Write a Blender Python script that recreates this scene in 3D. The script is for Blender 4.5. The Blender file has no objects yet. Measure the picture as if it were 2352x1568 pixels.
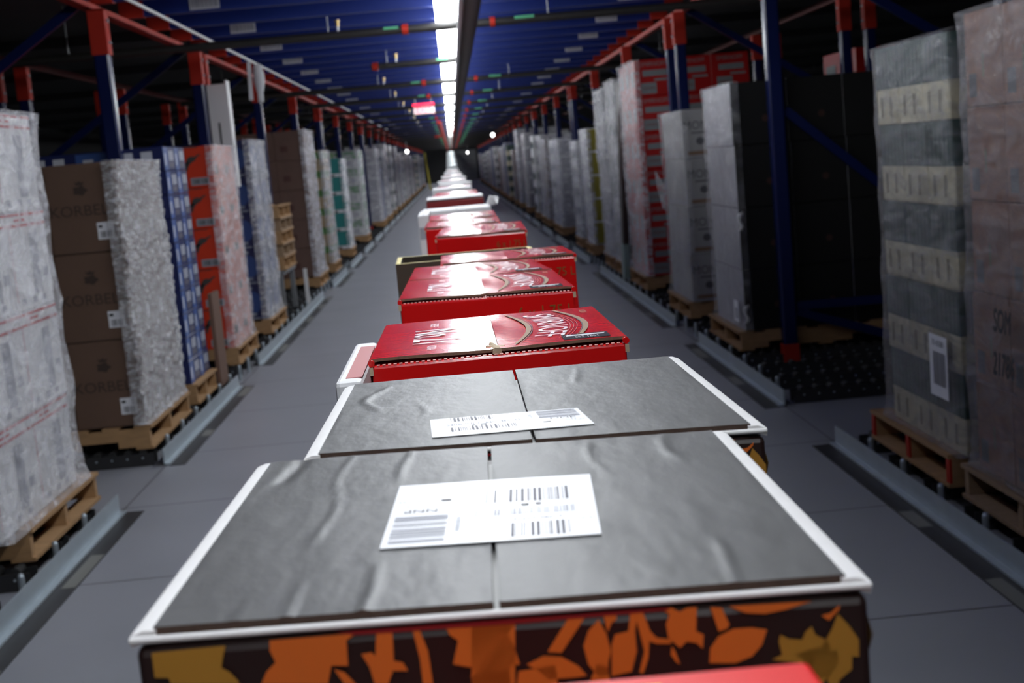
import bpy, math, random
from mathutils import Vector, Matrix
random.seed(7)
S = bpy.context.scene
COL = S.collection
PI = math.pi
# ---------------- camera ----------------
cam_d = bpy.data.cameras.new('camera'); cam = bpy.data.objects.new('camera', cam_d); COL.objects.link(cam)
def camera_axes():
    rho, p, psi = math.radians(5.1), math.radians(7.8908), math.radians(1.894)
    F = Vector((math.sin(psi)*math.cos(p), math.cos(psi)*math.cos(p), -math.sin(p)))
    R0 = Vector((math.cos(psi), -math.sin(psi), 0)); U0 = R0.cross(F)
    return math.cos(rho)*R0-math.sin(rho)*U0, math.sin(rho)*R0+math.cos(rho)*U0, F
R_, U_, F_ = camera_axes()
m = Matrix(((R_.x, U_.x, -F_.x, 0), (R_.y, U_.y, -F_.y, 0), (R_.z, U_.z, -F_.z, 1.6), (0, 0, 0, 1)))
cam.matrix_world = m
cam_d.sensor_width = 36; cam_d.lens = 3050/2352*36
cam_d.clip_start = 0.02; cam_d.clip_end = 300
cam_d.dof.use_dof = True; cam_d.dof.focus_distance = 1.45; cam_d.dof.aperture_fstop = 11
S.camera = cam
# ---------------- world, exposure ----------------
w = bpy.data.worlds.new('world'); S.world = w; w.use_nodes = True
w.node_tree.nodes['Background'].inputs[0].default_value = (0.5, 0.6, 0.8, 1)
w.node_tree.nodes['Background'].inputs[1].default_value = 0.004
S.view_settings.view_transform = 'Standard'; S.view_settings.look = 'None'
S.view_settings.gamma = 1; S.view_settings.use_curve_mapping = False
S.view_settings.exposure = 0.0
LIGHT = 22.0      # emission of the fluorescent diffusers

# ---------------- materials ----------------
MATS = {}
def mat(name, col, rough=0.6, metal=0.0, var=0.0, scale=8.0, bump=0.0, bscale=40.0, spec=0.5, emit=0, stretch=(1,1,1), coat=0, bdist=0.01):
    if name in MATS: return MATS[name]
    m = bpy.data.materials.new(name); m.use_nodes = True; MATS[name] = m
    nt = m.node_tree; b = nt.nodes['Principled BSDF']
    b.inputs['Base Color'].default_value = (*col, 1); b.inputs['Roughness'].default_value = rough
    b.inputs['Metallic'].default_value = metal; b.inputs['Specular IOR Level'].default_value = spec
    if coat: b.inputs['Coat Weight'].default_value = coat; b.inputs['Coat Roughness'].default_value = 0.12
    tc = nt.nodes.new('ShaderNodeTexCoord'); mp = nt.nodes.new('ShaderNodeMapping'); mp.inputs['Scale'].default_value = stretch
    nt.links.new(tc.outputs['Object'], mp.inputs[0])
    if var:
        n = nt.nodes.new('ShaderNodeTexNoise'); n.inputs['Scale'].default_value = scale; n.inputs['Detail'].default_value = 5
        nt.links.new(mp.outputs[0], n.inputs['Vector'])
        mx = nt.nodes.new('ShaderNodeMix'); mx.data_type = 'RGBA'
        mx.inputs[6].default_value = tuple(max(0, c*(1-var)) for c in col)+(1,)
        mx.inputs[7].default_value = tuple(min(1, c*(1+var)) for c in col)+(1,)
        nt.links.new(n.outputs['Fac'], mx.inputs[0]); nt.links.new(mx.outputs[2], b.inputs['Base Color'])
    if bump:
        n2 = nt.nodes.new('ShaderNodeTexNoise'); n2.inputs['Scale'].default_value = bscale; n2.inputs['Detail'].default_value = 4
        nt.links.new(mp.outputs[0], n2.inputs['Vector'])
        bp = nt.nodes.new('ShaderNodeBump'); bp.inputs['Strength'].default_value = bump; bp.inputs['Distance'].default_value = bdist
        nt.links.new(n2.outputs['Fac'], bp.inputs['Height']); nt.links.new(bp.outputs[0], b.inputs['Normal'])
    if emit:
        b.inputs['Emission Color'].default_value = (*col, 1); b.inputs['Emission Strength'].default_value = emit
    return m
def film_mat(name, tint, amin, amax, rough=0.2, bump=0.6, bs=(9, 9, 3), gloss=0.10, cap=.26, bd=.05):
    """stretch film: see-through, milky where it lies in layers, with crinkle highlights"""
    m = bpy.data.materials.new(name); m.use_nodes = True; MATS[name] = m
    nt = m.node_tree; nt.nodes.clear(); N = nt.nodes.new; L = nt.links.new
    tc = N('ShaderNodeTexCoord'); mp = N('ShaderNodeMapping'); mp.inputs['Scale'].default_value = bs
    L(tc.outputs['Object'], mp.inputs[0])
    n = N('ShaderNodeTexNoise'); n.inputs['Scale'].default_value = 1.6; n.inputs['Detail'].default_value = 6; n.inputs['Roughness'].default_value = 0.6
    n.inputs['Distortion'].default_value = 1.5; L(mp.outputs[0], n.inputs['Vector'])
    mr = N('ShaderNodeMapRange'); mr.inputs[1].default_value = 0.38; mr.inputs[2].default_value = 0.68
    mr.inputs[3].default_value = amin; mr.inputs[4].default_value = amax; L(n.outputs['Fac'], mr.inputs[0])
    bp = N('ShaderNodeBump'); bp.inputs['Strength'].default_value = bump; bp.inputs['Distance'].default_value = bd; L(n.outputs['Fac'], bp.inputs['Height'])
    tr = N('ShaderNodeBsdfTransparent'); df = N('ShaderNodeBsdfDiffuse'); df.inputs[0].default_value = (*tint, 1)
    gl = N('ShaderNodeBsdfGlossy'); gl.inputs['Roughness'].default_value = rough; L(bp.outputs[0], gl.inputs['Normal'])
    fr = N('ShaderNodeFresnel'); fr.inputs[0].default_value = 1.5; L(bp.outputs[0], fr.inputs['Normal'])
    ad = N('ShaderNodeMath'); ad.operation = 'MULTIPLY_ADD'; ad.inputs[1].default_value = .55; ad.inputs[2].default_value = gloss; L(fr.outputs[0], ad.inputs[0])
    mn = N('ShaderNodeMath'); mn.operation = 'MINIMUM'; mn.inputs[1].default_value = cap; L(ad.outputs[0], mn.inputs[0])
    m1 = N('ShaderNodeMixShader'); L(mr.outputs[0], m1.inputs[0]); L(tr.outputs[0], m1.inputs[1]); L(df.outputs[0], m1.inputs[2])
    m2 = N('ShaderNodeMixShader'); L(mn.outputs[0], m2.inputs[0]); L(m1.outputs[0], m2.inputs[1]); L(gl.outputs[0], m2.inputs[2])
    o = N('ShaderNodeOutputMaterial'); L(m2.outputs[0], o.inputs[0])
    return m
WHITE = mat('white card', (.70, .70, .71), .55, var=.08)
WPAPER = mat('label paper', (.82, .83, .86), .35, var=.03)
INK = mat('black ink', (.03, .03, .035), .6)
GREY_INK = mat('grey ink', (.33, .34, .38), .6, var=.2, scale=30)
KRAFT = mat('kraft board', (.13, .074, .048), .7, var=.12, scale=5, bump=.15, bscale=60)
KRAFT_EDGE = mat('cut board edge', (.16, .10, .065), .8, var=.5, scale=300)
KRAFT_DARK = mat('kraft print', (.05, .03, .022), .7)
RED = mat('red gloss board', (.62, .008, .008), .17, var=.06, scale=12, bump=.05, bscale=30, spec=.6, stretch=(1, 6, 1))
REDM = mat('red printed board', (.40, .007, .006), .38, var=.08)
MAROON = mat('maroon board', (.22, .01, .012), .4)
BLACKC = mat('black board', (.062, .062, .061), .48, var=.25, scale=9, bump=.9, bscale=22, spec=.6, stretch=(2, 1, 1), bdist=.0015)
BLACKS = mat('dark brown board', (.018, .006, .005), .45)
ORANGE = mat('orange print', (.62, .13, .015), .45, var=.12, scale=14)
OCHRE = mat('ochre print', (.36, .17, .02), .45, var=.15, scale=14)
GOLD = mat('gold print', (.22, .075, .012), .4)
TAN = mat('tan print', (.24, .15, .08), .6, spec=.3)
SILVER = mat('silver print', (.75, .75, .78), .3)
NAVYP = mat('navy print', (.03, .04, .10), .35)
CREAM = mat('cream board', (.62, .57, .40), .5, var=.1)
YELLOW = mat('yellow edge board', (.66, .56, .22), .6, var=.3, scale=60)
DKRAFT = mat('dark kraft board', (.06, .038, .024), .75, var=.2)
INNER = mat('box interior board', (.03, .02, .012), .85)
WOOD = mat('pallet wood', (.38, .22, .10), .75, var=.35, scale=6, bump=.3, bscale=50, stretch=(1.5, 10, 6))
WOODG = mat('weathered pallet wood', (.30, .20, .12), .8, var=.35, scale=6, bump=.3, bscale=50, stretch=(1.5, 10, 6))
REDP = mat('red paint', (.42, .022, .010), .55, spec=.3, var=.1)
BLUE = mat('blue rack paint', (.005, .011, .068), .25, var=.15, scale=3)
BLUEB = mat('blue beam paint', (.006, .022, .17), .45, var=.12, scale=2)
ZINC = mat('galvanised steel', (.42, .48, .52), .42, metal=.5, var=.12, scale=10)
DKSTEEL = mat('dark steel', (.035, .035, .037), .45, metal=.3, var=.3, scale=12)
STEEL = mat('grey steel', (.25, .26, .27), .4, metal=.6)
PIPE = mat('dark pipe', (.022, .020, .018), .5, var=.3)
CABLE = mat('dark conduit sleeve', (.09, .08, .07), .6, var=.4, scale=60, bump=.5, bscale=120)
GREEN = mat('green tag', (.10, .45, .22), .5)
BRASS = mat('brass', (.5, .36, .15), .35, metal=.7)
WMETAL = mat('white metal', (.7, .7, .7), .4)
DECK = mat('dark deck', (.012, .012, .013), .85, var=.3, scale=2)
CONC = mat('grey deck', (.045, .045, .047), .85, var=.2, scale=2)
BELT = mat('belt rubber', (.02, .02, .02), .6)
LAMP = mat('lamp diffuser', (.93, .97, 1.0), .4, emit=LIGHT)
SPOT = mat('round lamp glass', (1, 1, 1), .3, emit=6)
EXITW = mat('sign face', (1, .78, .80), .3, emit=.75)
EXITR = mat('sign letters', (1, .03, .08), .3, emit=2.2)
FILM = film_mat('clear film', (.88, .88, .92), .10, .55, .2, .8, (3.5, 3.5, 6), .06)
FILMH = film_mat('heavy film', (.80, .80, .86), .14, .62, .2, .8, (4, 4, 6), .08)
FILML = film_mat('thin film', (.7, .7, .75), .03, .20, .18, .6, (3, 3, 4), .04)
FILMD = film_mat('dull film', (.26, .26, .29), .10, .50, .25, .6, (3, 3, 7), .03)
FILMB = film_mat('crinkled film', (.85, .85, .87), .06, .65, .26, 1.0, (9, 9, 22), .20, .6, .04)
FILMF = film_mat('far film', (.8, .8, .84), .06, .42, .2, .8, (3, 3, 3), .06)

# ---------------- mesh helpers ----------------
class MB:
    def __init__(s): s.v = []; s.f = []; s.mi = []; s.ms = []; s.sm = []
    def _m(s, m):
        if m not in s.ms: s.ms.append(m)
        return s.ms.index(m)
    def add(s, vs, fs, m, smooth=False):
        k = len(s.v); s.v += [tuple(v) for v in vs]; i = s._m(m)
        for f in fs: s.f.append([k+a for a in f]); s.mi.append(i); s.sm.append(smooth)
        return s
    def prism(s, q, z0, z1, m):            # q: quad corners ccw seen from above
        n = len(q); vs = [(x, y, z0) for x, y in q]+[(x, y, z1) for x, y in q]
        fs = [list(range(n))[::-1], list(range(n, 2*n))]+[[i, (i+1) % n, n+(i+1) % n, n+i] for i in range(n)]
        return s.add(vs, fs, m)
    def box(s, x0, x1, y0, y1, z0, z1, m):
        return s.prism([(x0, y0), (x1, y0), (x1, y1), (x0, y1)], z0, z1, m)
    def quad(s, a, b, c, d, m): return s.add([a, b, c, d], [[0, 1, 2, 3]], m)
    def poly(s, pts, m): return s.add(pts, [list(range(len(pts)))], m)
    def tube(s, a, b, r, m, n=10, cap=True, r2=None):
        a, b = Vector(a), Vector(b); d = (b-a).normalized(); r2 = r if r2 is None else r2
        u = d.orthogonal().normalized(); w_ = d.cross(u); vs = []
        for p, rr in ((a, r), (b, r2)):
            for i in range(n):
                t = 2*PI*i/n; vs.append(p+rr*(math.cos(t)*u+math.sin(t)*w_))
        s.add(vs, [[i, (i+1) % n, n+(i+1) % n, n+i] for i in range(n)], m, True)
        if cap: s.add(vs, [list(range(n))[::-1], list(range(n, 2*n))], m)
        return s
    def beam(s, a, b, w, h, m):             # rectangular bar from a to b
        a, b = Vector(a), Vector(b); d = (b-a).normalized()
        up = Vector((0, 0, 1)) if abs(d.z) < .9 else Vector((0, 1, 0))
        u = d.cross(up).normalized(); v = u.cross(d)
        c = [(-w/2, -h/2), (w/2, -h/2), (w/2, h/2), (-w/2, h/2)]
        vs = [p+u*x+v*y for p in (a, b) for x, y in c]
        return s.add(vs, [[0, 3, 2, 1], [4, 5, 6, 7], [0, 1, 5, 4], [1, 2, 6, 5], [2, 3, 7, 6], [3, 0, 4, 7]], m)
    def text(s, t, T, size, m, warp=None, sx=1.0):
        for vs, fs in [text_geo(t)]:
            out = []
            for x, y in vs:
                x2, y2 = x*size*sx, y*size
                if warp: x2, y2 = warp(x2, y2)
                out.append(T(x2, y2))
            s.add(out, fs, m)
        return s
    def build(s, name, parent=None, bevel=0, seg=2, loc=None):
        me = bpy.data.meshes.new(name); me.from_pydata(s.v, [], s.f)
        for m in s.ms: me.materials.append(m)
        me.polygons.foreach_set('material_index', s.mi); me.polygons.foreach_set('use_smooth', s.sm); me.update()
        o = bpy.data.objects.new(name, me); COL.objects.link(o)
        if loc: o.location = loc
        if parent: o.parent = parent
        if bevel:
            md = o.modifiers.new('bevel', 'BEVEL'); md.width = bevel; md.segments = seg; md.limit_method = 'ANGLE'; md.angle_limit = math.radians(50)
        return o
_TG = {}
def text_geo(t):
    if t in _TG: return _TG[t]
    c = bpy.data.curves.new('text_tmp', 'FONT'); c.body = t; c.size = 1; c.align_x = 'CENTER'; c.align_y = 'CENTER'; c.resolution_u = 3
    o = bpy.data.objects.new('text_tmp', c); COL.objects.link(o)
    bpy.context.view_layer.update()
    me = o.evaluated_get(bpy.context.evaluated_depsgraph_get()).to_mesh()
    r = ([(v.co.x, v.co.y) for v in me.vertices], [list(p.vertices) for p in me.polygons])
    COL.objects.unlink(o); bpy.data.objects.remove(o); bpy.data.curves.remove(c)
    _TG[t] = r
    return r
def tag(o, label, cat, group=None, kind=None):
    o['label'] = label; o['category'] = cat
    if group: o['group'] = group
    if kind: o['kind'] = kind
    return o
def empty(name, loc, label, cat, group=None, rz=0):
    o = bpy.data.objects.new(name, None); COL.objects.link(o); o.location = loc; o.rotation_euler.z = rz; o.empty_display_size = .1
    return tag(o, label, cat, group)
def struct(o): o['kind'] = 'structure'; return o
def dup(root, loc=None, rz=None, label=None):
    r = root.copy(); COL.objects.link(r)
    if loc is not None: r.location = loc
    if rz is not None: r.rotation_euler.z = rz
    if label: r['label'] = label
    for ch in root.children:
        c = ch.copy(); COL.objects.link(c); c.parent = r
        for g in ch.children:
            d = g.copy(); COL.objects.link(d); d.parent = c
    return r
ORD = ['first', 'second', 'third', 'fourth', 'fifth', 'sixth', 'seventh', 'eighth', 'ninth', 'tenth', 'eleventh', 'twelfth',
       'thirteenth', 'fourteenth', 'fifteenth', 'sixteenth', 'seventeenth', 'eighteenth', 'nineteenth', 'twentieth']
def nth(i):
    if i < 20: return ORD[i]
    if i == 99: return 'hundredth'
    if i > 99: return 'hundred-and-'+nth(i-100)
    tens = ['twentieth', 'thirtieth', 'fortieth', 'fiftieth', 'sixtieth', 'seventieth', 'eightieth', 'ninetieth', 'hundredth']
    tn = ['twenty', 'thirty', 'forty', 'fifty', 'sixty', 'seventy', 'eighty', 'ninety']
    k, r = divmod(i+1, 10)
    return tens[k-2] if r == 0 else tn[k-2]+'-'+ORD[r-1]
# ================= THE SETTING =================
YE = 112.0
def floor_material():
    m = bpy.data.materials.new('coated concrete floor'); m.use_nodes = True; nt = m.node_tree; b = nt.nodes['Principled BSDF']
    tc = nt.nodes.new('ShaderNodeTexCoord'); sp = nt.nodes.new('ShaderNodeSeparateXYZ'); nt.links.new(tc.outputs['Object'], sp.inputs[0])
    n = nt.nodes.new('ShaderNodeTexNoise'); n.inputs['Scale'].default_value = 1.3; n.inputs['Detail'].default_value = 6; nt.links.new(tc.outputs['Object'], n.inputs['Vector'])
    mx = nt.nodes.new('ShaderNodeMix'); mx.data_type = 'RGBA'; mx.inputs[6].default_value = (.20, .207, .230, 1); mx.inputs[7].default_value = (.27, .277, .305, 1)
    nt.links.new(n.outputs['Fac'], mx.inputs[0])
    def joint(sock, period, off, wd):
        a = nt.nodes.new('ShaderNodeMath'); a.operation = 'ADD'; a.inputs[1].default_value = off+100*period; nt.links.new(sock, a.inputs[0])
        d = nt.nodes.new('ShaderNodeMath'); d.operation = 'MODULO'; d.inputs[1].default_value = period; nt.links.new(a.outputs[0], d.inputs[0])
        c = nt.nodes.new('ShaderNodeMath'); c.operation = 'LESS_THAN'; c.inputs[1].default_value = wd; nt.links.new(d.outputs[0], c.inputs[0]); return c.outputs[0]
    j1 = joint(sp.outputs['Y'], 1.28, -0.29, .011); j2 = joint(sp.outputs['X'], 3.66, 1.83, .008)
    mm = nt.nodes.new('ShaderNodeMath'); mm.operation = 'MAXIMUM'; nt.links.new(j1, mm.inputs[0]); nt.links.new(j2, mm.inputs[1])
    m2 = nt.nodes.new('ShaderNodeMix'); m2.data_type = 'RGBA'; m2.inputs[7].default_value = (.05, .05, .055, 1)
    nt.links.new(mm.outputs[0], m2.inputs[0]); nt.links.new(mx.outputs[2], m2.inputs[6]); nt.links.new(m2.outputs[2], b.inputs['Base Color'])
    b.inputs['Roughness'].default_value = .42; b.inputs['Specular IOR Level'].default_value = .5
    return m
FLOOR = floor_material()
struct(MB().box(-9, 9, -3, YE, -.1, 0, FLOOR).build('floor'))
struct(MB().box(-9, 9, -3, YE+.2, 3.16, 3.3, CONC).build('ceiling'))
struct(MB().box(-9.2, -9, -3, YE, 0, 3.16, DECK).build('wall_left'))
struct(MB().box(9, 9.2, -3, YE, 0, 3.16, DECK).build('wall_right'))
struct(MB().box(-9, 9, YE, YE+.2, 0, 3.16, CONC).build('wall_back'))
struct(MB().box(-9, 9, -3.2, -3, 0, 3.16, DECK).build('wall_front'))
dr = MB(); dr.box(-.1, 2.1, YE-.06, YE-.002, 0, 2.5, STEEL); dr = struct(dr.build('door_1'))
dp = MB()
for k in range(6): dp.box(-.04, 2.04, YE-.09, YE-.062, .06+.4*k, .42+.4*k, mat('door slat', (.33, .34, .35), .5))
dp.build('door_panel', dr)
MB().box(.9, 1.1, YE-.10, YE-.077, 1.0, 1.06, DKSTEEL).build('door_handle', dr)

# ---- blue beams that carry the deck above the aisle ----
def blue_beam(label_on):
    b = MB(); H = .19
    b.box(-2.15, 2.15, -.02, .0, 0, H, BLUEB); b.box(-2.15, 2.15, .0, .05, 0, .012, BLUEB); b.box(-2.15, 2.15, 0, .05, H-.012, H, BLUEB)
    return b
protoA = protoB = None
BY = [1.0+.9125*k for k in range(121) if 1.0+.9125*k < YE-1]
def make_beam(y, sticker, sh):
    root = empty('ceiling_beam', (0, y, 2.855), 'x', 'beam', 'blue beams over the aisle')
    blue_beam(sticker).build('beam_web', root)
    for s in (-1, 1):
        MB().box(s*2.24-.09, s*2.24+.09, -.028, .056, -.005, .135, REDP).build('end_connector', root, .004)['label'] = 'red painted end connector'
    if sticker:
        q = MB()
        for s in (-1, 1):
            xc = s*1.70
            q.box(xc-.11, xc+.11, -.0235, -.021, .015, .105, mat('sticker face', (.6, .6, .63), .5))
            r = random.Random(3); x = xc-.095
            while x < xc+.09:
                wd = r.choice((.004, .007, .011)); q.box(x, x+wd, -.0245, -.0236, .03, .09, GREY_INK); x += wd+r.choice((.005, .009))
        q.build('barcode_sticker', root)['label'] = 'pale barcode stickers near the beam ends'
    return root
for i, y in enumerate(BY):
    st = (i % 2 == 0)
    if st:
        if protoA is None: protoA = o = make_beam(y, True, 0)
        else: o = dup(protoA, (0, y, 2.855))
    else:
        if protoB is None: protoB = o = make_beam(y, False, 0)
        else: o = dup(protoB, (0, y, 2.855))
    o['label'] = 'blue beam %sacross the aisle ceiling, %s from the camera' % ('with barcode stickers ' if st else '', nth(i))
# thin white flange tabs between beams on the deck underside
struct(MB().box(-2.3, 2.3, -1, YE-1, 3.06, 3.10, BLUEB).build('trim_1'))

# ---- long red ledger beams, uprights, frames ----
for s in (-1, 1):
    sd = 'left' if s < 0 else 'right'
    b = MB(); b.box(s*2.31-.03, s*2.31+.03, -1, YE-1, 2.805, 2.85, REDP)
    tag(b.build('ledger_beam'), 'long red ledger beam on top of the %s hand row of rack posts' % sd, 'beam')
    b = MB(); b.box(s*3.84-.02, s*3.84+.02, -1, YE-1, 2.803, 2.86, mat('shaded red paint', (.12, .010, .006), .6))  # darker copy of the red, the rack interior's shade put into the colour
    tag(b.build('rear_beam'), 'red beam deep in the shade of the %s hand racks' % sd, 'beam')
    for k in range(30):
        y = 5.45+3.65*k
        b = MB(); b.box(min(s*2.42, s*8.8), max(s*2.42, s*8.8), y+.9, y+1.6, 3.06, 3.158, CONC)
        if k < 12: tag(b.build('deck_plank'), 'grey deck plank over the %s hand racks, %s from the camera' % (sd, nth(k)), 'plank', 'grey planks above the racks')
def post_geo(s, w, red_foot, cap, z1=2.80):
    root_parts = []
    b = MB(); b.box(-.05, .05, -.045, .045, .012, z1, BLUE)
    root_parts.append(('post_tube', b, .012, None))
    if cap:
        c = MB(); c.box(-.058, .058, -.054, .054, 2.50, 2.80, REDP); root_parts.append(('cap_sleeve', c, .006, 'red painted sleeve at the post head'))
        c = MB()
        for z in (2.58, 2.72):
            c.tube((-s*.058, -.01, z), (-s*.072, -.01, z), .012, ZINC, 6)
        root_parts.append(('bolts', c, 0, 'steel bolt heads'))
    if red_foot:
        c = MB(); c.box(-.057, .057, -.052, .052, .012, .14, REDP); root_parts.append(('foot_sleeve', c, .005, 'red painted foot'))
    c = MB(); c.box(-.08, .08, -.07, .07, 0, .012, DKSTEEL); root_parts.append(('base_plate', c, 0, None))
    return root_parts
PP = {}
def post(x, y, s, label, group, cap=True, foot=True):
    key = (s, cap, foot)
    if key not in PP:
        r = empty('rack_post', (x, y, 0), label, 'rack post', group)
        for n, b, bv, lb in post_geo(s, .1, foot, cap):
            o = b.build(n, r, bv)
            if lb: o['label'] = lb
        PP[key] = r; return r
    return dup(PP[key], (x, y, 0), label=label)
BR = {}
def brace(a, b, label, group, x, y, s):
    key = (a, b, s)
    if key not in BR:
        m = MB(); m.beam((s*a[0], 0, a[1]), (s*b[0], 0, b[1]), .035, .06, BLUE)
        o = m.build('frame_brace'); o.location = (0, y, 0); tag(o, label, 'brace', group); BR[key] = o; return
    dup(BR[key], (0, y, 0), label=label)
for s in (-1, 1):
    sd = 'left' if s < 0 else 'right'
    for k in range(28):
        y = (9.12 if s > 0 else (8.92 if k else 9.10))+3.65*k
        ys = [y] if k % 3 != 1 else [y-.10, y+(.42 if s > 0 else .16)]
        if k == 0: ys = [y]
        for j, yy in enumerate(ys):
            post(s*2.24, yy, s, 'blue front rack post with red head, %s hand row, %s bay%s' % (sd, nth(k), '' if len(ys) == 1 else (', nearer of two' if j == 0 else ', farther of two')), 'front rack posts on the %s' % sd)
        if k < 8:
            post(s*3.84, y, s, 'blue rear rack post behind the %s hand pallets, %s bay' % (sd, nth(k)), 'rear rack posts on the %s' % sd)
            post(s*4.08, y, s, 'blue rear rack post of the next rack behind the %s hand pallets, %s bay' % (sd, nth(k)), 'rear rack posts on the %s' % sd)
            for a, b, nm in (((2.30, 1.75), (3.80, .42), 'middle sloping'), ((2.30, 2.88), (3.80, 1.90), 'upper sloping'), ((2.30, .40), (3.80, .38), 'low level'), ((2.30, .36), (3.0, .12), 'short foot')):
                brace(a, b, '%s blue brace in the %s hand rack frame, %s bay' % (nm, sd, nth(k)), 'rack frame braces', 0, y+(.10 if k % 3 == 1 else 0), s)

# ---- kerb rails ----
KERB = [(-1.0, 6.60), (7.66, 10.40), (11.5, 17.4), (18.8, 21.3)]+[(22.2+3.65*k, 24.8+3.65*k) for k in range(22)]
for s in (-1, 1):
    sd = 'left' if s < 0 else 'right'
    for k, (a, b) in enumerate(KERB):
        r = empty('kerb_rail', (s*1.83, (a+b)/2, 0), 'pale steel kerb rail along the %s edge of the aisle, %s from the camera' % (sd, nth(k)), 'rail', 'kerb rails')
        L = (b-a)/2
        o = MB().prism([(-.004, -L), (.004, -L), (.004, L), (-.004, L)], .006, .098, ZINC).build('upright_flange', r)
        q = MB(); x0, x1 = sorted((0, -s*.035)); q.box(x0, x1, -L, L, .004, .012, ZINC); q.build('toe', r)
        q = MB(); x0, x1 = sorted((-s*.035, -s*.125)); q.box(x0, x1, -L-.02, L, .0005, .0035, DKSTEEL); q.build('floor_plate', r)['label'] = 'dark floor plate along the rail'
        if k < 4:
            rr = random.Random(k+5*(s+1)); y = -L+.8
            while y < L-.4:
                x0, x1 = sorted((-s*.06, -s*.12)); q = MB(); q.box(x0, x1, y, y+rr.uniform(.15, .5), .0036, .0042, mat('worn tape', (.16, .16, .145), .5))
                q.build('worn_tape', r); y += rr.uniform(.7, 1.6)

# ---- roller tracks that carry the pallets ----
def make_track(s):
    r = empty('roller_track', (s*1.88, 0, 0), 'x', 'roller track', 'roller tracks under the pallets')
    a, b = sorted((0.02*s, 1.9*s))
    q = MB(); q.box(a, b, -.055, -.045, .004, .075, DKSTEEL); q.box(a, b, .045, .055, .004, .075, DKSTEEL); q.box(a, b, -.055, .055, 0, .004, DKSTEEL)
    q.build('channel', r)
    q = MB()
    for k in range(20):
        x = s*(.08+.09*k); q.tube((x, -.04, .075), (x, .04, .075), .022, mat('wheel rubber', (.02, .02, .02), .75), 8)
    o = q.build('wheels', r); o['kind'] = 'stuff'
    q = MB()
    for k in range(20):
        x = s*(.08+.09*k); q.tube((x, -.060, .050), (x, -.055, .050), .006, ZINC, 6)
    q.build('axle_ends', r)
    return r
for s in (-1, 1):
    proto = None; sd = 'left' if s < 0 else 'right'; n = 0
    ys = [4.08+.46*i for i in range(6)]+[7.76+.46*i for i in range(41)]+[26.9+.92*i for i in range(74)]
    for y in ys:
        if proto is None: proto = o = make_track(s); o.location.y = y
        else: o = dup(proto, (s*1.88, y, 0))
        o['label'] = 'dark roller track on the floor of the %s rack, %s from the camera' % (sd, nth(n)); n += 1
    for i, y in enumerate([4.31+.46*j for j in range(5)]+[7.99+.46*j for j in range(32)]):
        q = MB(); q.tube((0, 0, 0), (0, 0, .115), .014, ZINC, 8); q.tube((0, 0, .115), (0, 0, .125), .014, ZINC, 8, r2=.008)
        if i == 0: pin = o = q.build('stop_pin')
        else: o = dup(pin)
        o.location = (s*1.872, y, 0); tag(o, 'short galvanised stop pin in front of the %s pallets, %s from the camera' % (sd, nth(i)), 'stop pin', 'stop pins along the pallets')

# ---- pipes, lights, conduits ----
PZ = 2.70
for k in range(27):
    y = 11.1+3.72*k
    if k == 1: xa, xb = -.72, .2
    else: xa, xb = (-3.6, 3.6)
    if k == 1: xa = -.78
    r = empty('sprinkler_pipe', (0, y, PZ), 'dark %spipe crossing under the blue ceiling, %s from the camera' % ('short ' if k == 1 else '', nth(k)), 'pipe', 'pipes under the ceiling')
    MB().tube((xa, 0, 0), (xb, 0, 0), .034, PIPE, 14).build('tube', r)
    q = MB()
    for xx in ((-3.0, -.9, .9, 3.0) if k != 1 else (-.6, .1)): q.tube((xx, 0, .03), (xx, 0, 3.155-PZ), .005, STEEL, 6)
    q.build('hanger_rods', r)
    q = MB(); q.tube((-.30 if k != 1 else -.76, 0, 0), (-.25 if k != 1 else -.70, 0, 0), .044, REDP, 14)
    if k != 1: q.tube((.42, 0, 0), (.46, 0, 0), .042, REDP, 14)
    q.build('coupling', r)['label'] = 'red pipe coupling'
    q = MB(); q.box(-.45 if k != 1 else -.06, -.33 if k != 1 else .06, -.0365, -.034, .008, .026, GREEN)
    if k != 1: q.box(.62, .78, -.0365, -.034, .006, .028, GREEN)
    q.build('tag_strip', r)['label'] = 'green tag strip'
    if k < 9:
        q = MB(); xn = -.82 if k != 1 else -.5
        q.tube((xn, 0, .03), (xn, 0, .07), .010, mat('pale fitting', (.6, .6, .66), .4), 8); q.tube((xn, 0, .07), (xn, 0, .11), .015, BRASS, 8); q.tube((xn, 0, .11), (xn, 0, .12), .024, BRASS, 10)
        q.build('sprinkler_head', r)['label'] = 'small brass sprinkler head'
proto = None
LX = .07
k = 0; y = -3.55
while y < YE-4:
    if proto is None:
        r = empty('ceiling_light', (LX, y, 2.785), '', 'ceiling light', 'fluorescent lights along the aisle')
        MB().box(-.05, .05, 0, 3.55, .035, .055, WMETAL).build('housing', r)
        q = MB()
        N = 8; pr = [(-.09, .035)]+[(-.09*math.cos(PI*i/N), .0-.05*math.sin(PI*i/N)+.01) for i in range(N+1)]+[(.09, .035)]
        vs = [(x, yy, z) for yy in (0, 3.56) for x, z in pr]; n = len(pr)
        q.add(vs, [[i, i+1, n+i+1, n+i] for i in range(n-1)]+[list(range(n)), list(range(n, 2*n))[::-1], [0, n, 2*n-1, n-1]], LAMP, False)
        q.build('diffuser', r)['label'] = 'glowing white diffuser'
        q = MB(); q.tube((0, .3, .05), (0, .3, .275), .004, STEEL, 6); q.tube((0, 3.2, .05), (0, 3.2, .275), .004, STEEL, 6); q.build('hanger_rods', r)
        proto = o = r
    else: o = dup(proto, (LX, y, 2.785))
    o['label'] = 'glowing white fluorescent strip light over the boxes, %s from the camera' % nth(k)
    y += 3.65; k += 1
o = MB().tube((.232, -2, 2.608), (.232, YE-2, 2.608), .056, CABLE, 12).build('cable_conduit')
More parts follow.
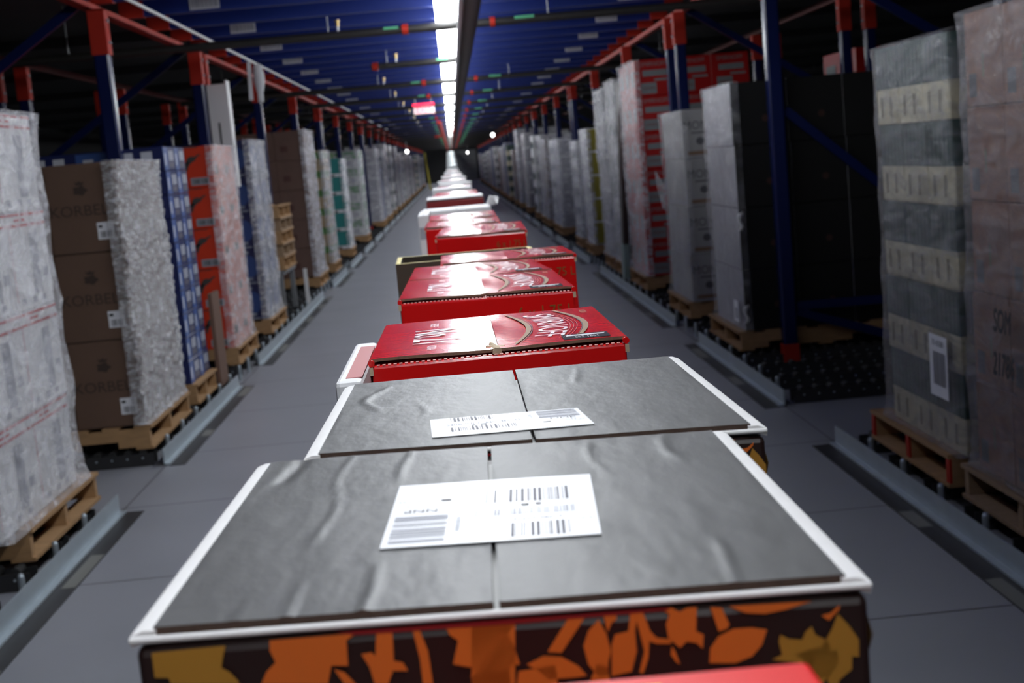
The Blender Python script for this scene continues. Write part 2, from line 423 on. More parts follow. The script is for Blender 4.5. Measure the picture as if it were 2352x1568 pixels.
tag(o, 'thick dark conduit running beside the strip lights under the blue ceiling', 'conduit')
tag(MB().tube((.158, -2, 2.612), (.158, YE-2, 2.612), .020, mat('lit edge white', (.8, .8, .8), .4), 8).build('conduit_lit_edge'), 'slim white tube added beside the dark conduit for its lit edge', 'tube')  # added tube, gives the conduit its white lit edge
for s_, nm in ((-1.95, 'left'),):
    tag(MB().tube((s_, -1, 2.80), (s_, 44, 2.80), .013, WMETAL, 8).build('thin_conduit'), 'thin white conduit running along the left side of the ceiling', 'conduit')
tag(MB().tube((-.22, 34, 2.622), (-.22, 108, 2.622), .045, REDP, 10).tube((-.55, 52, 2.62), (-.22, 52, 2.62), .04, REDP, 8).build('red_main_pipe'), 'red pipe running along the far ceiling left of the strip lights', 'pipe')
tag(MB().tube((.14, 40, 2.52), (.14, 108, 2.52), .03, REDP, 10).build('red_branch_pipe'), 'slim red pipe running below the far strip lights', 'pipe')
r = empty('exit_sign', (-.42, 25, 2.52), 'lit red and white exit sign hanging left of the strip lights', 'exit sign')
MB().box(-.2, .2, 0, .06, 0, .13, WMETAL).build('sign_case', r, .01)
MB().box(-.185, .185, -.004, 0, .012, .118, EXITW).build('sign_face', r)
MB().text('EXIT', lambda x, y: (x, -.006, .065+y), .13, EXITR, sx=1.1).build('letters', r)
q = MB(); q.box(-.2, .2, 0, .05, .155, .20, EXITR); q.box(.13, .2, 0, .05, .13, .156, REDP); q.build('top_bar', r)
q = MB(); q.tube((-.15, .03, .19), (-.15, .03, .635), .006, STEEL, 6); q.tube((.15, .03, .19), (.15, .03, .635), .006, STEEL, 6); q.build('hanger_rods', r)
for (x, y, z), nm in (((1.85, 57, 2.58), 'right side of the far ceiling'), ((1.25, 100, 2.2), 'far end right of the aisle'), ((-2.0, 62, 2.25), 'left side of the far ceiling')):
    r = empty('round_lamp', (x, y, z), 'small round white lamp at the %s' % nm, 'lamp')
    q = MB(); q.tube((0, 0, .10), (0, 0, 3.158-z), .012, STEEL, 6); q.build('stem', r)
    vs = []; fs = []
    for i in range(7):
        for j in range(12):
            a = PI*i/6; t = 2*PI*j/12; vs.append((.08*math.sin(a)*math.cos(t), .08*math.sin(a)*math.sin(t), .08*math.cos(a)))
    for i in range(6):
        for j in range(12): fs.append([i*12+j, i*12+(j+1) % 12, (i+1)*12+(j+1) % 12, (i+1)*12+j])
    MB().add(vs, fs, SPOT, True).build('globe', r)
# hanging papers and white panel on the left
q = MB()
q.box(-.02, .02, -.001, .001, -.38, .012, WPAPER)
o = q.build('paper_strip'); o.location = (-1.962, 13.9, 2.782); o.rotation_euler.y = .04; tag(o, 'narrow white paper strip hanging from the thin white conduit', 'paper strip')
vs = []; fs = []
for i in range(9):
    z = -.40*i/8; w_ = .035+.028*math.sin(PI*min(1, i/6)); off = .02*math.sin(i*.6); vs += [(-w_+.01, off, z), (0, off+.012, z), (w_, off, z)]
for i in range(8):
    for j in range(2): k = i*3+j; fs.append([k, k+1, k+4, k+3])
o = MB().add(vs, fs, WPAPER, True).build('paper_sheet'); o.location = (-1.93, 14.25, 2.79); md = o.modifiers.new('t', 'SOLIDIFY'); md.thickness = .001
tag(o, 'folded white paper sheet hanging from the thin white conduit', 'paper')
q = MB(); q.box(-.14, .03, -.012, 0, 0, .95, WMETAL); q.box(.03, .045, -.012, .16, 0, .98, WMETAL); q.box(-.07, -.05, -.013, -.0121, .22, .60, INK)
o = q.build('folded_board', bevel=.004); o.location = (-2.05, 12.60, 1.55)
tag(o, 'upright white folded panel fixed to the second left rack post', 'panel')
# yellow post far down the aisle
tag(MB().beam((-1.45, 84, 0), (-1.62, 84, 2.3), .10, .10, mat('yellow paint', (.5, .42, .05), .5)).build('yellow_post'), 'leaning yellow post at the far left end of the aisle', 'post')
# ================= PALLETS AND LOADS =================
def pallet_parts(s, wid, red_ends, wood, fine):
    """aisle face towards -s in X; wid along Y; 1.22 deep in X; base z 0, top .14"""
    P = []; d = 1.22; X = lambda a: s*a
    def bx(mb, xa, xb, ya, yb, za, zb, m): mb.box(min(X(xa), X(xb)), max(X(xa), X(xb)), ya, yb, za, zb, m)
    for yy in (.0, wid/2-.02, wid-.04):
        q = MB(); bx(q, 0.01, .20, yy, yy+.04, .016, .122, wood); bx(q, .20, .42, yy, yy+.04, .055, .122, wood); bx(q, .42, .80, yy, yy+.04, .016, .122, wood)
        bx(q, .80, 1.02, yy, yy+.04, .055, .122, wood); bx(q, 1.02, d-.01, yy, yy+.04, .016, .122, wood)
        if red_ends: bx(q, 0.0, .0101, yy, yy+.04, .018, .12, REDP)
        P.append(('stringer', q))
    n = 7 if fine else 1
    if fine:
        for i in range(7):
            x0 = i*(d-.10)/6; q = MB(); bx(q, x0-.006 if i == 0 else x0, x0+.10, 0, wid, .122, .139, wood); P.append(('deck_board', q))
        for x0 in (0, d/2-.05, d-.10):
            q = MB(); bx(q, x0-.004 if x0 == 0 else x0, x0+.10, 0, wid, 0, .016, wood); P.append(('bottom_board', q))
    else:
        q = MB(); bx(q, 0, d, 0, wid, .122, .139, wood); P.append(('deck', q))
        q = MB(); bx(q, 0, .1, 0, wid, 0, .016, wood); P.append(('bottom_board', q))
    return P
PAL = {}
def pallet(s, x, y, z, wid, label, red_ends=False, wood=None, fine=True, group='wooden pallets under the loads'):
    wood = wood or WOOD
    key = (s, round(wid, 2), red_ends, wood.name, fine)
    if key in PAL:
        o = dup(PAL[key], (x, y, z), label=label); return o
    r = empty('wooden_pallet', (x, y, z), label, 'pallet', group)
    for n, q in pallet_parts(s, wid, red_ends, wood, fine):
        q.build(n, r)
    PAL[key] = r; return r

def face_T(face, s, dx, dy, h, e=.0012):
    """maps (u,v) on a carton face to local coords; carton centred in XY, base z 0"""
    if face == 'F': return lambda u, v, k=0: (u, -dy/2-e-k, v)
    return (lambda u, v, k=0: (dx/2+e+k, u, v)) if s < 0 else (lambda u, v, k=0: (-dx/2-e-k, -u, v))
def rect(q, T, u0, v0, u1, v1, m, k=0):
    q.quad(T(u0, v0, k), T(u1, v0, k), T(u1, v1, k), T(u0, v1, k), m)
def codebar(q, T, u0, v0, u1, v1, m, k=.0006, seed=1):
    r = random.Random(seed); u = u0; W = u1-u0
    while u < u1:
        wd = W*r.choice((.012, .02, .035)); rect(q, T, u, v0, min(u+wd, u1), v1, m, k); u += wd+W*r.choice((.015, .025, .04))
def carton_proto(s, kind, dx, dy, h):
    """returns list of (name, MB, bevel, label)"""
    D = DESIGN[kind]; base = D['mat']
    q = MB(); g = .0015
    q.box(-dx/2+g, dx/2-g, -dy/2+g, dy/2-g, 0, h-.002, base)
    out = [(q, )]
    p = MB()
    F = face_T('F', s, dx-2*g, dy-2*g, h); A = face_T('A', s, dx-2*g, dy-2*g, h)
    D['art'](p, F, dx, h, 'F'); D['art'](p, A, dy, h, 'A')
    return q, (p if p.v else None)
def art_none(p, T, w, h, f):
    rect(p, T, -w*.25, h*.42, w*.2, h*.58, GREY_INK)
def art_redband(p, T, w, h, f):
    R = mat('red band print', (.45, .03, .03), .5)
    for v0, v1 in ((.955, .985), (.845, .875)): rect(p, T, -w/2, h*v0, w/2, h*v1, R)
    rect(p, T, -w*.46, h*.10, -w*.445, h*.845, R)
    if f == 'A': rect(p, T, w*.02, h*.14, w*.22, h*.78, GREY_INK)
    for a in (-.36, -.08, .16): rect(p, T, w*a, h*.06, w*(a+.11), h*.12, GREY_INK)
    rect(p, T, -w*.30, h*.90, -w*.02, h*.93, R)
    rect(p, T, w*.28, h*.30, w*.42, h*.40, GREY_INK)
def art_korbel(p, T, w, h, f):
    if f == 'F':
        p.text('KORBEL', lambda x, y: T(-w*.05+x, h*.47+y, .0), w*.225, KRAFT_DARK, sx=1.05)
        pts = []
        for i in range(20):
            a = 2*PI*i/20; rr = (.075+.012*math.cos(5*a)); pts.append(T(rr*w*1.35*math.cos(a), h*.70+rr*w*math.sin(a)*.9))
        p.poly(pts, KRAFT_DARK)
        p.poly([T(-.05*w, h*.76), T(.05*w, h*.76), T(.07*w, h*.80), T(.03*w, h*.785), T(0, h*.81), T(-.03*w, h*.785), T(-.07*w, h*.80)], KRAFT_DARK)
        rect(p, T, w*.18, h*.14, w*.42, h*.33, WPAPER, .0006); codebar(p, T, w*.21, h*.16, w*.39, h*.23, INK, .0012); rect(p, T, w*.20, h*.27, w*.26, h*.30, INK, .0012)
        rect(p, T, -w/2, h*.005, w/2, h*.012, KRAFT_DARK)
    else:
        rect(p, T, -w*.4, h*.14, -w*.2, h*.30, WPAPER, .0006)
def art_cans(p, T, w, h, f):
    W1 = mat('can white print', (.62, .64, .70), .35); B2 = mat('light blue print', (.05, .11, .33), .35)
    rect(p, T, -w/2, h*.0, -w*.12, h*.94, B2)
    for a in (.02, .24): rect(p, T, w*a, h*.40, w*(a+.13), h*.82, W1); rect(p, T, w*(a+.02), h*.12, w*(a+.10), h*.34, mat('tan dull print', (.30, .27, .25), .5))
    rect(p, T, -w*.42, h*.2, -w*.30, h*.7, W1, .0005)
def art_roo(p, T, w, h, f):
    DK = mat('dark grey print', (.06, .055, .05), .5)
    if f == 'F':
        k = [(-.16, .12), (-.12, .10), (-.10, .20), (-.05, .33), (.02, .40), (.08, .44), (.14, .56), (.20, .60), (.22, .66), (.15, .64), (.08, .58), (0, .60), (-.08, .56), (-.13, .42), (-.15, .28)]
        p.poly([T(w*(a*.9+.08), h*(.34+b*.72)) for a, b in k], DK)
        p.poly([T(w*.0, h*.66), T(w*-.12, h*.55), T(w*-.17, h*.40), T(w*-.10, h*.52), T(w*.02, h*.60)], DK)
        rect(p, T, w*.02, h*.06, w*.40, h*.24, GREY_INK, .0005); codebar(p, T, w*.05, h*.09, w*.37, h*.21, DK, .001)
        rect(p, T, -w*.28, h*.965, w*.22, h*.985, DK)
    else:
        rect(p, T, -w/2, 0, w/2, h, mat('pale pink board', (.60, .24, .19), .5)); rect(p, T, -w*.35, h*.3, 0, h*.5, DK, .0006)
def art_navy(p, T, w, h, f):
    LB = mat('sky print', (.025, .06, .20), .45); LW = mat('pale print', (.20, .22, .27), .5)
    pts = [T(.42*w*math.cos(2*PI*i/20), h*.5+.36*h*math.sin(2*PI*i/20)) for i in range(20)]
    p.poly(pts, LB)
    rect(p, T, -w*.07, h*.42, -w*.02, h*.74, LW, .0006); rect(p, T, w*.03, h*.42, w*.08, h*.70, LW, .0006)
    rect(p, T, -w*.3, h*.02, w*.32, h*.07, LW, .0006); rect(p, T, -w*.34, h*.86, w*.20, h*.94, LW, .0006)
    rect(p, T, -w*.2, h*.12, w*.24, h*.2, LW, .0006)
def art_plain(p, T, w, h, f):
    rect(p, T, -w*.3, h*.3, -w*.05, h*.5, mat('dull brown print', (.08, .03, .025), .6))
def art_greentan(p, T, w, h, f):
    G = mat('leaf green print', (.05, .16, .02), .5)
    rect(p, T, -w/2, h*.55, w/2, h*.92, G); rect(p, T, -w*.3, h*.1, w*.2, h*.4, KRAFT_DARK)
def art_teal(p, T, w, h, f):
    TE = mat('teal print', (.02, .22, .21), .45)
    if f == 'F': rect(p, T, -w/2, h*.18, w/2, h, TE); rect(p, T, -w*.2, h*.02, w*.25, h*.12, KRAFT_DARK, .0005)
    else: rect(p, T, -w*.3, h*.3, w*.1, h*.6, TE)
def art_greenwhite(p, T, w, h, f):
    G = mat('mid green print', (.03, .20, .03), .45)
    rect(p, T, -w/2, h*.02, -w*.38, h*.98, mat('lime print', (.12, .38, .03), .45)); rect(p, T, -w*.36, h*.50, w*.42, h*.96, G); rect(p, T, -w*.3, h*.1, w*.3, h*.4, GREY_INK)
def art_greypanel(p, T, w, h, f):
    rect(p, T, -w*.44, h*.06, w*.44, h*.92, mat('light grey print', (.30, .29, .33), .5, var=.2, scale=30))
def art_mixdark(p, T, w, h, f):
    rect(p, T, -w*.42, h*.12, w*.06, h*.62, mat('charcoal print', (.03, .04, .045), .5)); rect(p, T, w*.14, h*.2, w*.42, h*.5, mat('deep teal print', (.01, .08, .07), .5))
def art_wood(p, T, w, h, f):
    G = mat('bottle green print', (.010, .055, .045), .4)
    rect(p, T, -w/2, h*.46, w/2, h, G)
    for a in (-.40, -.24, -.08, .08, .24, .38): rect(p, T, w*a, h*.50, w*(a+.03), h*.94, mat('pale stripe print', (.16, .18, .19), .5), .0005)
    if f == 'A':
        for a in (-.3, .1): rect(p, T, w*a, h*.10, w*(a+.10), h*.36, mat('olive print', (.22, .2, .12), .5), .0005)
def art_black(p, T, w, h, f):
    if f == 'F':
        OR = mat('dim red print', (.035, .01, .006), .6)
        pts = [T(w*.1+.06*w*math.cos(2*PI*i/14), h*.4+.06*w*math.sin(2*PI*i/14)) for i in range(14)]; p.poly(pts, OR)
    else:
        rect(p, T, -w/2, h*.006, w/2, h*.994, mat('grey board', (.40, .40, .43), .5, var=.1))
def art_white_text(p, T, w, h, f):
    DK = mat('dull dark print', (.10, .10, .11), .6); BRN = mat('dull tan print', (.22, .14, .09), .6)
    if f == 'F':
        p.text('MONA', lambda x, y: T(-w*.12+x, h*.66+y), .10, DK, sx=.9)
        rect(p, T, -w*.40, h*.06, w*.4, h*.14, BRN); rect(p, T, -w*.3, h*.5, w*.2, h*.53, DK)
        pts = [T(-w*.12+.09*w*math.cos(2*PI*i/12), h*.34+.08*w*math.sin(2*PI*i/12)) for i in range(12)]; p.poly(pts, DK); rect(p, T, w*.08, h*.22, w*.36, h*.27, DK)
    else: rect(p, T, -w*.4, h*.05, w*.4, h*.11, GREY_INK)
def art_red(p, T, w, h, f):
    LG = mat('silver grey print', (.22, .24, .25), .5)
    if f == 'F':
        p.text('SMIRNOFF', lambda x, y: T(x, h*.86+y), w*.15, LG)
        rect(p, T, -w*.30, h*.54, w*.36, h*.70, LG); rect(p, T, w*.0, h*.40, w*.40, h*.46, LG); rect(p, T, -w*.36, h*.06, w*.05, h*.36, LG)
        p.text('VODKA', lambda x, y: T(-w*.15+x, h*.21+y, .0008), w*.09, MAROON)
    else: rect(p, T, -w*.3, h*.3, w*.3, h*.7, LG)
def art_yellow(p, T, w, h, f):
    if f == 'F': rect(p, T, -w/2, h*.04, -w*.1, h*.96, mat('mustard print', (.26, .22, .02), .5))
    else: rect(p, T, -w*.2, h*.2, w*.3, h*.5, GREY_INK)
def art_brown_wrap(p, T, w, h, f):
    rect(p, T, -w*.4, h*.1, -w*.2, h*.35, mat('dull dark print', (.1, .1, .11), .6)); rect(p, T, -w*.02, h*.3, w*.0, h*.55, mat('green dull print', (.05, .2, .1), .5))
def art_blue_far(p, T, w, h, f):
    rect(p, T, -w*.3, h*.2, w*.3, h*.7, mat('deep blue print', (.01, .03, .2), .5))
DESIGN = {
 'redband': dict(mat=WHITE, art=art_redband, word='white carton with red bands'),
 'korbel': dict(mat=KRAFT, art=art_korbel, word='brown carton with dark crest print'),
 'cans': dict(mat=mat('blue can board', (.012, .02, .10), .4), art=art_cans, word='blue and white drinks case'),
 'roo': dict(mat=mat('orange red board', (.66, .045, .012), .4, var=.05), art=art_roo, word='orange-red carton with animal print'),
 'navy': dict(mat=mat('navy board', (.012, .016, .075), .4), art=art_navy, word='navy carton with sky-blue print'),
 'plainbrown': dict(mat=mat('dull brown board', (.13, .072, .055), .65, var=.15), art=art_plain, word='dull brown carton'),
 'greentan': dict(mat=mat('tan board', (.36, .27, .16), .6), art=art_greentan, word='tan and green carton'),
 'teal': dict(mat=WHITE, art=art_teal, word='teal and white carton'),
 'greenwhite': dict(mat=WHITE, art=art_greenwhite, word='green and white carton'),
 'greypanel': dict(mat=WHITE, art=art_greypanel, word='pale grey carton'),
 'mixdark': dict(mat=WHITE, art=art_mixdark, word='white carton with dark print'),
 'creamgreen': dict(mat=CREAM, art=art_wood, word='cream and bottle-green carton'),
 'black': dict(mat=mat('black load board', (.009, .009, .009), .6, spec=.25), art=art_black, word='black and grey carton'),
 'whitetext': dict(mat=mat('off white board', (.34, .34, .34), .6), art=art_white_text, word='off-white carton with dark lettering'),
 'red': dict(mat=REDM, art=art_red, word='red carton with silver panels'),
 'yellow': dict(mat=WHITE, art=art_yellow, word='white and mustard carton'),
 'brownwrap': dict(mat=mat('reddish brown board', (.27, .13, .085), .65, var=.15, scale=5), art=art_brown_wrap, word='reddish-brown carton'),
 'bluefar': dict(mat=mat('mid blue board', (.03, .05, .20), .5), art=art_blue_far, word='blue carton'),
}
def film_shell(s, x0, x1, y0, y1, z0, z1, m, wave, layers, amp=.012, ny=26, partial=False, seed=0, crinkle=0):
    """skirt of film round a load; partial leaves most of the camera-facing side bare"""
    r = random.Random(seed); ph = [r.uniform(0, 6) for _ in range(6)]
    c = .03; path = []
    def arc(cx, cy, a0):
        return [(cx+c*math.cos(a0+PI/2*i/4), cy+c*math.sin(a0+PI/2*i/4)) for i in range(5)]
    xs, xe = min(x0, x1), max(x0, x1)
    def seg(a, b, n): return [(a[0]+(b[0]-a[0])*i/n, a[1]+(b[1]-a[1])*i/n) for i in range(1, n)]
    A = arc(xs+c, y0+c, PI); B = arc(xe-c, y0+c, 1.5*PI); Cc = arc(xe-c, y1-c, 0); Dd = arc(xs+c, y1-c, PI/2)
    if not partial:
        path = A+seg(A[-1], B[0], 14)+B+seg(B[-1], Cc[0], 14)+Cc+seg(Cc[-1], Dd[0], 6)+Dd+seg(Dd[-1], A[0], 14); closed = True
    elif s < 0:   # aisle face is +X
        path = [(xe-.06, y0)]+B+seg(B[-1], Cc[0], 34 if crinkle else 18)+Cc+seg(Cc[-1], (xs, y1), 4)+[(xs+.02, y1)]; closed = False
    else:
        path = [(xs+.02+1.0, y1)]+seg((xs+1.02, y1), Dd[0], 4)+Dd+seg(Dd[-1], A[0], 34 if crinkle else 18)+A+[(xs+.06, y0)]; closed = False
    n = len(path); rows = ny; vs = []; cx, cy = (xs+xe)/2, (y0+y1)/2; lh = (z1-z0)/max(1, layers)
    for j in range(rows+1):
        z = z0+(z1-z0)*j/rows
        for i, (x, y) in enumerate(path):
            t = ((z-z0) % lh)/lh
            bulge = wave*(1-abs(2*t-1))**.6*-1+wave if wave else 0
            d = .006+amp*(.5+.5*math.sin(3.1*z+ph[0]+.35*i))*(.5+.5*math.sin(7.7*z+ph[1]-.5*i+2*math.sin(z*3+ph[2])))+bulge+(r.uniform(0, .003)+crinkle*(r.random()**2)*(.6+.8*math.sin(z*5+ph[3])**2))
            if j == 0: d += .012
            v = Vector((x-cx, y-cy)); mx = Vector((max(-1, min(1, (x-cx)/((xe-xs)/2))), max(-1, min(1, (y-cy)/((y1-y0)/2)))))
            nx = mx.x if abs(mx.x) > .93 else 0; nyv = mx.y if abs(mx.y) > .93 else 0
            vs.append((x+nx*d, y+nyv*d, z))
    fs = []
    for j in range(rows):
        for i in range(n if closed else n-1):
            a = j*n+i; b = j*n+(i+1) % n; fs.append([a, b, b+n, a+n])
    if not partial:   # film folded over the top
        k = len(vs)
        top0 = rows*n
        for i, (x, y) in enumerate(path): vs.append((cx+(x-cx)*.93, cy+(y-cy)*.93, z1+.012+r.uniform(0, .006)))
        for i in range(n): fs.append([top0+i, top0+(i+1) % n, k+(i+1) % n, k+i])
    return MB().add(vs, fs, m, not crinkle)
def far_load(s, y0, y1, top, kind, name, wrap, X, z0, depth):
    """a wrapped load far down the aisle, a few pixels wide: one thing, each layer a part"""
    D = DESIGN[kind]; n = 5; h = (top-z0)/n
    r = empty('wrapped_load', (s*X, y0, z0), '%s stack of cartons, %s' % (D['word'].replace(' carton', '').replace(' with', ' and'), name), 'pallet load', 'far pallet loads')
    w_ = y1-y0
    for l in range(n):
        q = MB(); j = .004*(l % 3)
        a, b = sorted((s*j, s*depth)); q.box(a, b, 0, w_/2-.004, h*l, h*(l+1)-.004, D['mat']); q.box(a, b, w_/2+.004, w_, h*l, h*(l+1)-.004, D['mat'])
        q.build('carton_layer', r)
    p = MB()
    for l in range(n):
        for c in range(2):
            T0 = face_T('A', s, 0, 0, h)
            D['art'](p, (lambda u, v, k=0, c=c, l=l: (-s*(.002+k), (w_/4+c*w_/2)+(u if s < 0 else -u), h*l+v)), w_/2-.01, h, 'A')
        D['art'](p, (lambda u, v, k=0, l=l: (s*(depth/4)+u, -.002-k, h*l+v)), depth/2-.01, h, 'F')
    p.build('printing', r)
    if wrap:
        o = film_shell(s, s*(-.004), s*(depth+.03), -.012, w_+.012, .006, top-z0+.004, wrap, 0, n, ny=12, seed=int(y0*10)); o.build('stretch_film', r)
END = {}
def clear_of_posts(s, y):
    k = 9.12 if s > 0 else 8.92
    for i in range(30):
        lo = k+3.65*i-(.19 if i % 3 == 1 else .10); hi = k+3.65*i+((.50 if s > 0 else .25) if i % 3 == 1 else .10)
        if y+1.14 > lo and y < hi: y = hi+.03
    return y
def load(s, y0, y1, top, kind, name, layers, ny=2, nx=3, wrap=None, wave=.0, x=None, red_ends=False, fine=True, z0=.2395, depth=1.18, py=None, lean=0, wood=None, part=False, pal=True, phone=True):
    """one pallet load: pallet, cartons on the two seen sides, stretch film"""
    sd = 'left' if s < 0 else 'right'
    if not fine and (x is None or x < 3): w0 = y1-y0; y0 = clear_of_posts(s, max(y0, END.get(s, 0)+.14)); y1 = y0+w0; END[s] = y1
    X = 1.93 if x is None else x                     # distance of the aisle face from the aisle centre
    if pal:
        a, b = py if py else (y0-.02, y1+.03)
        pallet(s, s*(X-.035), a, .098, b-a, 'wooden pallet under the %s' % name, red_ends, wood, fine)
    if not fine: return far_load(s, y0, y1, top, kind, name, wrap, X, z0, depth)
    h = (top-z0)/layers; dy = (y1-y0)/ny; dx = depth/nx; proto = None; rnd = random.Random(int(y0*100)+int(s))
    D = DESIGN[kind]
    cols = ['first', 'second', 'third', 'fourth', 'fifth']
    for l in range(layers):
        ins = (rnd.uniform(0, .012) if wrap else rnd.uniform(0, .006))
        for iy in range(ny):
            for ix in range(nx):
                if ix > 0 and iy > 0: continue
                cx = s*(X+dx*(ix+.5)+ins+lean*l); cy = y0+dy*(iy+.5)+rnd.uniform(-.001, .001); cz = z0+h*l
                if ix == 0 and iy == 0: pos = 'aisle corner'
                elif ix == 0: pos = '%s along' % cols[iy]
                else: pos = '%s inward' % cols[ix]
                lb = '%s, %s row, %s, %s' % (D['word'], nth(l)+' lowest' if l < layers-1 else 'top', pos, name)
                if proto is None:
                    q, p = carton_proto(s, kind, dx, dy-.004, h-.001)
                    o = q.build('carton', bevel=.004 if fine else 0, seg=1); tag(o, lb, 'carton', 'cartons of the %s' % name)
                    o.location = (cx, cy, cz)
                    if p: p.build('printing', o)
                    proto = o
                else: dup(proto, (cx, cy, cz), label=lb)
    if wrap:
        m = wrap
        o = film_shell(s, s*(X-.004), s*(X+depth+.03), y0-.012, y1+.012, z0+.006, top+.004, m, wave, layers, partial=part, seed=int(y0*10), ny=(75 if wrap is FILMB else 30), crinkle=(.016 if wrap is FILMB else 0)).build('stretch_film')
        tag(o, 'clear stretch film wrapped round the %s' % name, 'stretch film', 'stretch film on the loads')

# ---- left side, nearest first ----
load(-1, 5.28, 6.38, 1.99, 'redband', 'nearest left stack', 4, 2, 3, FILM, .018, red_ends=False, py=(5.50, 6.55), x=1.935)
load(-1, 7.74, 8.86, 1.78, 'korbel', 'brown left stack', 3, 3, 3, FILMB, .006, part=True, py=(7.72, 8.88))
load(-1, 9.17, 9.88, 1.88, 'cans', 'blue and white left stack', 10, 2, 2, None, py=(9.16, 9.9))
load(-1, 11.02, 12.04, 1.91, 'roo', 'orange-red left stack', 5, 2, 3, FILM, .006, part=True, py=(10.98, 12.08))
load(-1, 13.04, 14.06, 1.99, 'navy', 'navy left stack', 5, 2, 3, FILM, .006, part=True, py=(13.0, 14.2))
load(-1, 17.95, 19.05, 2.20, 'plainbrown', 'tall brown left stack', 5, 2, 3, FILMH, .01, part=True)
load(-1, 20.35, 21.3, 1.95, 'greentan', 'tan and green left stack', 6, 2, 3, FILMH, .0, part=True)
load(-1, 23.80, 24.65, 1.84, 'teal', 'teal and white left stack', 5, 2, 2, FILM, .0, part=True)
load(-1, 28.2, 29.3, 2.02, 'greenwhite', 'green and white stack on the left', 4, 2, 2, FILM, .0, part=True, fine=False)
load(-1, 33.8, 34.9, 2.12, 'greypanel', 'pale grey stack on the left', 6, 2, 2, FILMH, .0, fine=False)
far_l = [(31.3, 1.6, 'bluefar'), (37.6, 2.1, 'mixdark'), (39.8, 2.3, 'greypanel'), (43.0, 2.3, 'mixdark'), (46.9, 2.3, 'greypanel'), (50.4, 2.1, 'greypanel'), (54.6, 2.0, 'mixdark'),
         (58.2, 2.2, 'greypanel'), (62.6, 2.1, 'greypanel'), (69.0, 1.9, 'plainbrown'), (74.5, 2.1, 'creamgreen'), (80.0, 2.2, 'greypanel'), (91.0, 2.1, 'greypanel')]
for i, (y, t, k) in enumerate(far_l):
    load(-1, y, y+1.1, t, k, '%s stack of the far left row' % nth(i), 5, 2, 2, (FILMF, FILMH, FILMF, None)[i % 4], 0, fine=False)
# ---- right side ----
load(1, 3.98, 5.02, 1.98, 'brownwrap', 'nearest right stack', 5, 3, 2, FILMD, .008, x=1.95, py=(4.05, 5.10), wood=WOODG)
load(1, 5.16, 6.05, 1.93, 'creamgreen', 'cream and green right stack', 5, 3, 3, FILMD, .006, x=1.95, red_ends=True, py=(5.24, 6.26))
load(1, 9.22, 10.2, 1.97, 'black', 'big black right stack', 4, 2, 3, FILML, .006, x=1.95, part=True, py=(9.22, 10.36))
load(1, 11.18, 12.22, 1.86, 'whitetext', 'off-white right stack', 4, 2, 3, FILML, .012, x=1.94, part=True, py=(11.2, 12.3))
load(1, 13.75, 14.95, 2.46, 'red', 'tall red right stack', 6, 3, 3, FILM, .012, x=1.94, part=True)
load(1, 15.42, 16.32, 2.38, 'mixdark', 'tall shiny right stack', 6, 2, 3, FILMB, .01, x=1.94, part=True)
load(1, 16.54, 17.5, 2.34, 'greypanel', 'second shiny right stack', 5, 2, 1, FILMB, .01, x=1.94, part=True)
load(1, 19.02, 19.98, 1.90, 'yellow', 'mustard right stack', 5, 2, 2, FILMH, .0, x=1.94, part=True)
load(1, 20.7, 21.7, 1.75, 'mixdark', 'dark printed stack on the right', 5, 2, 2, FILMH, .0, x=1.94, fine=False)
load(1, 22.65, 23.62, 1.83, 'greypanel', 'pale paired stack on the right, nearer one', 5, 2, 2, FILMH, .0, x=1.94, fine=False)
load(1, 24.0, 25.0, 1.85, 'mixdark', 'pale paired stack on the right, farther one', 5, 2, 2, FILMH, .0, x=1.94, fine=False)
far_r = [(27.6, 1.9, 'plainbrown'), (29.0, 2.0, 'greypanel'), (31.4, 2.05, 'mixdark'), (34.4, 2.18, 'greypanel'), (38.9, 2.36, 'greypanel'), (41.4, 1.8, 'plainbrown'), (44.5, 2.0, 'creamgreen'),
         (48.0, 2.1, 'bluefar'), (51.5, 2.0, 'greypanel'), (55.0, 1.9, 'plainbrown'), (59.0, 2.1, 'mixdark'), (63.0, 2.1, 'bluefar'), (68.0, 2.0, 'greypanel'), (74.0, 2.0, 'greypanel'), (82.0, 1.9, 'mixdark'), (92, 2.0, 'greypanel')]
for i, (y, t, k) in enumerate(far_r):
    load(1, y, y+1.1, t, k, '%s stack of the far right row' % nth(i), 5, 2, 2, (FILMH, FILMF, None, FILMF)[i % 4], 0, x=1.94, fine=False)
for i_, s_ in enumerate((-1, 1)):
    q = MB()
    for xx in (4.35, 5.25): q.box(min(s_*xx, s_*(xx+.08)), max(s_*xx, s_*(xx+.08)), 4, 30, 0, .0975, DKSTEEL)
    struct(q.build('trim_%d' % (i_+2)))
# second-row loads seen over and between the front ones
load(1, 13.8, 15.0, 2.40, 'red', 'red stack deep in the right rack', 5, 1, 3, None, 0, x=4.25, fine=False)
load(1, 9.4, 10.4, 1.9, 'red', 'red stack in the rack behind the black one', 4, 1, 3, None, 0, x=4.3, fine=False)
load(-1, 13.0, 14.1, 1.7, 'plainbrown', 'dull brown stack deep in the left rack', 4, 1, 2, None, 0, x=4.25, fine=False)

q = MB(); q.box(-.001, .001, -.07, .07, 0, .15, WPAPER); o = q.build('stack_label'); o.location = (1.925, 9.34, .30); tag(o, 'small white label low on the film of the big black stack', 'label')
p = MB(); p.quad((-.002, -.05, .02), (-.002, .03, .02), (-.002, .03, .10), (-.002, -.05, .10), GREY_INK); p.build('printing', o)
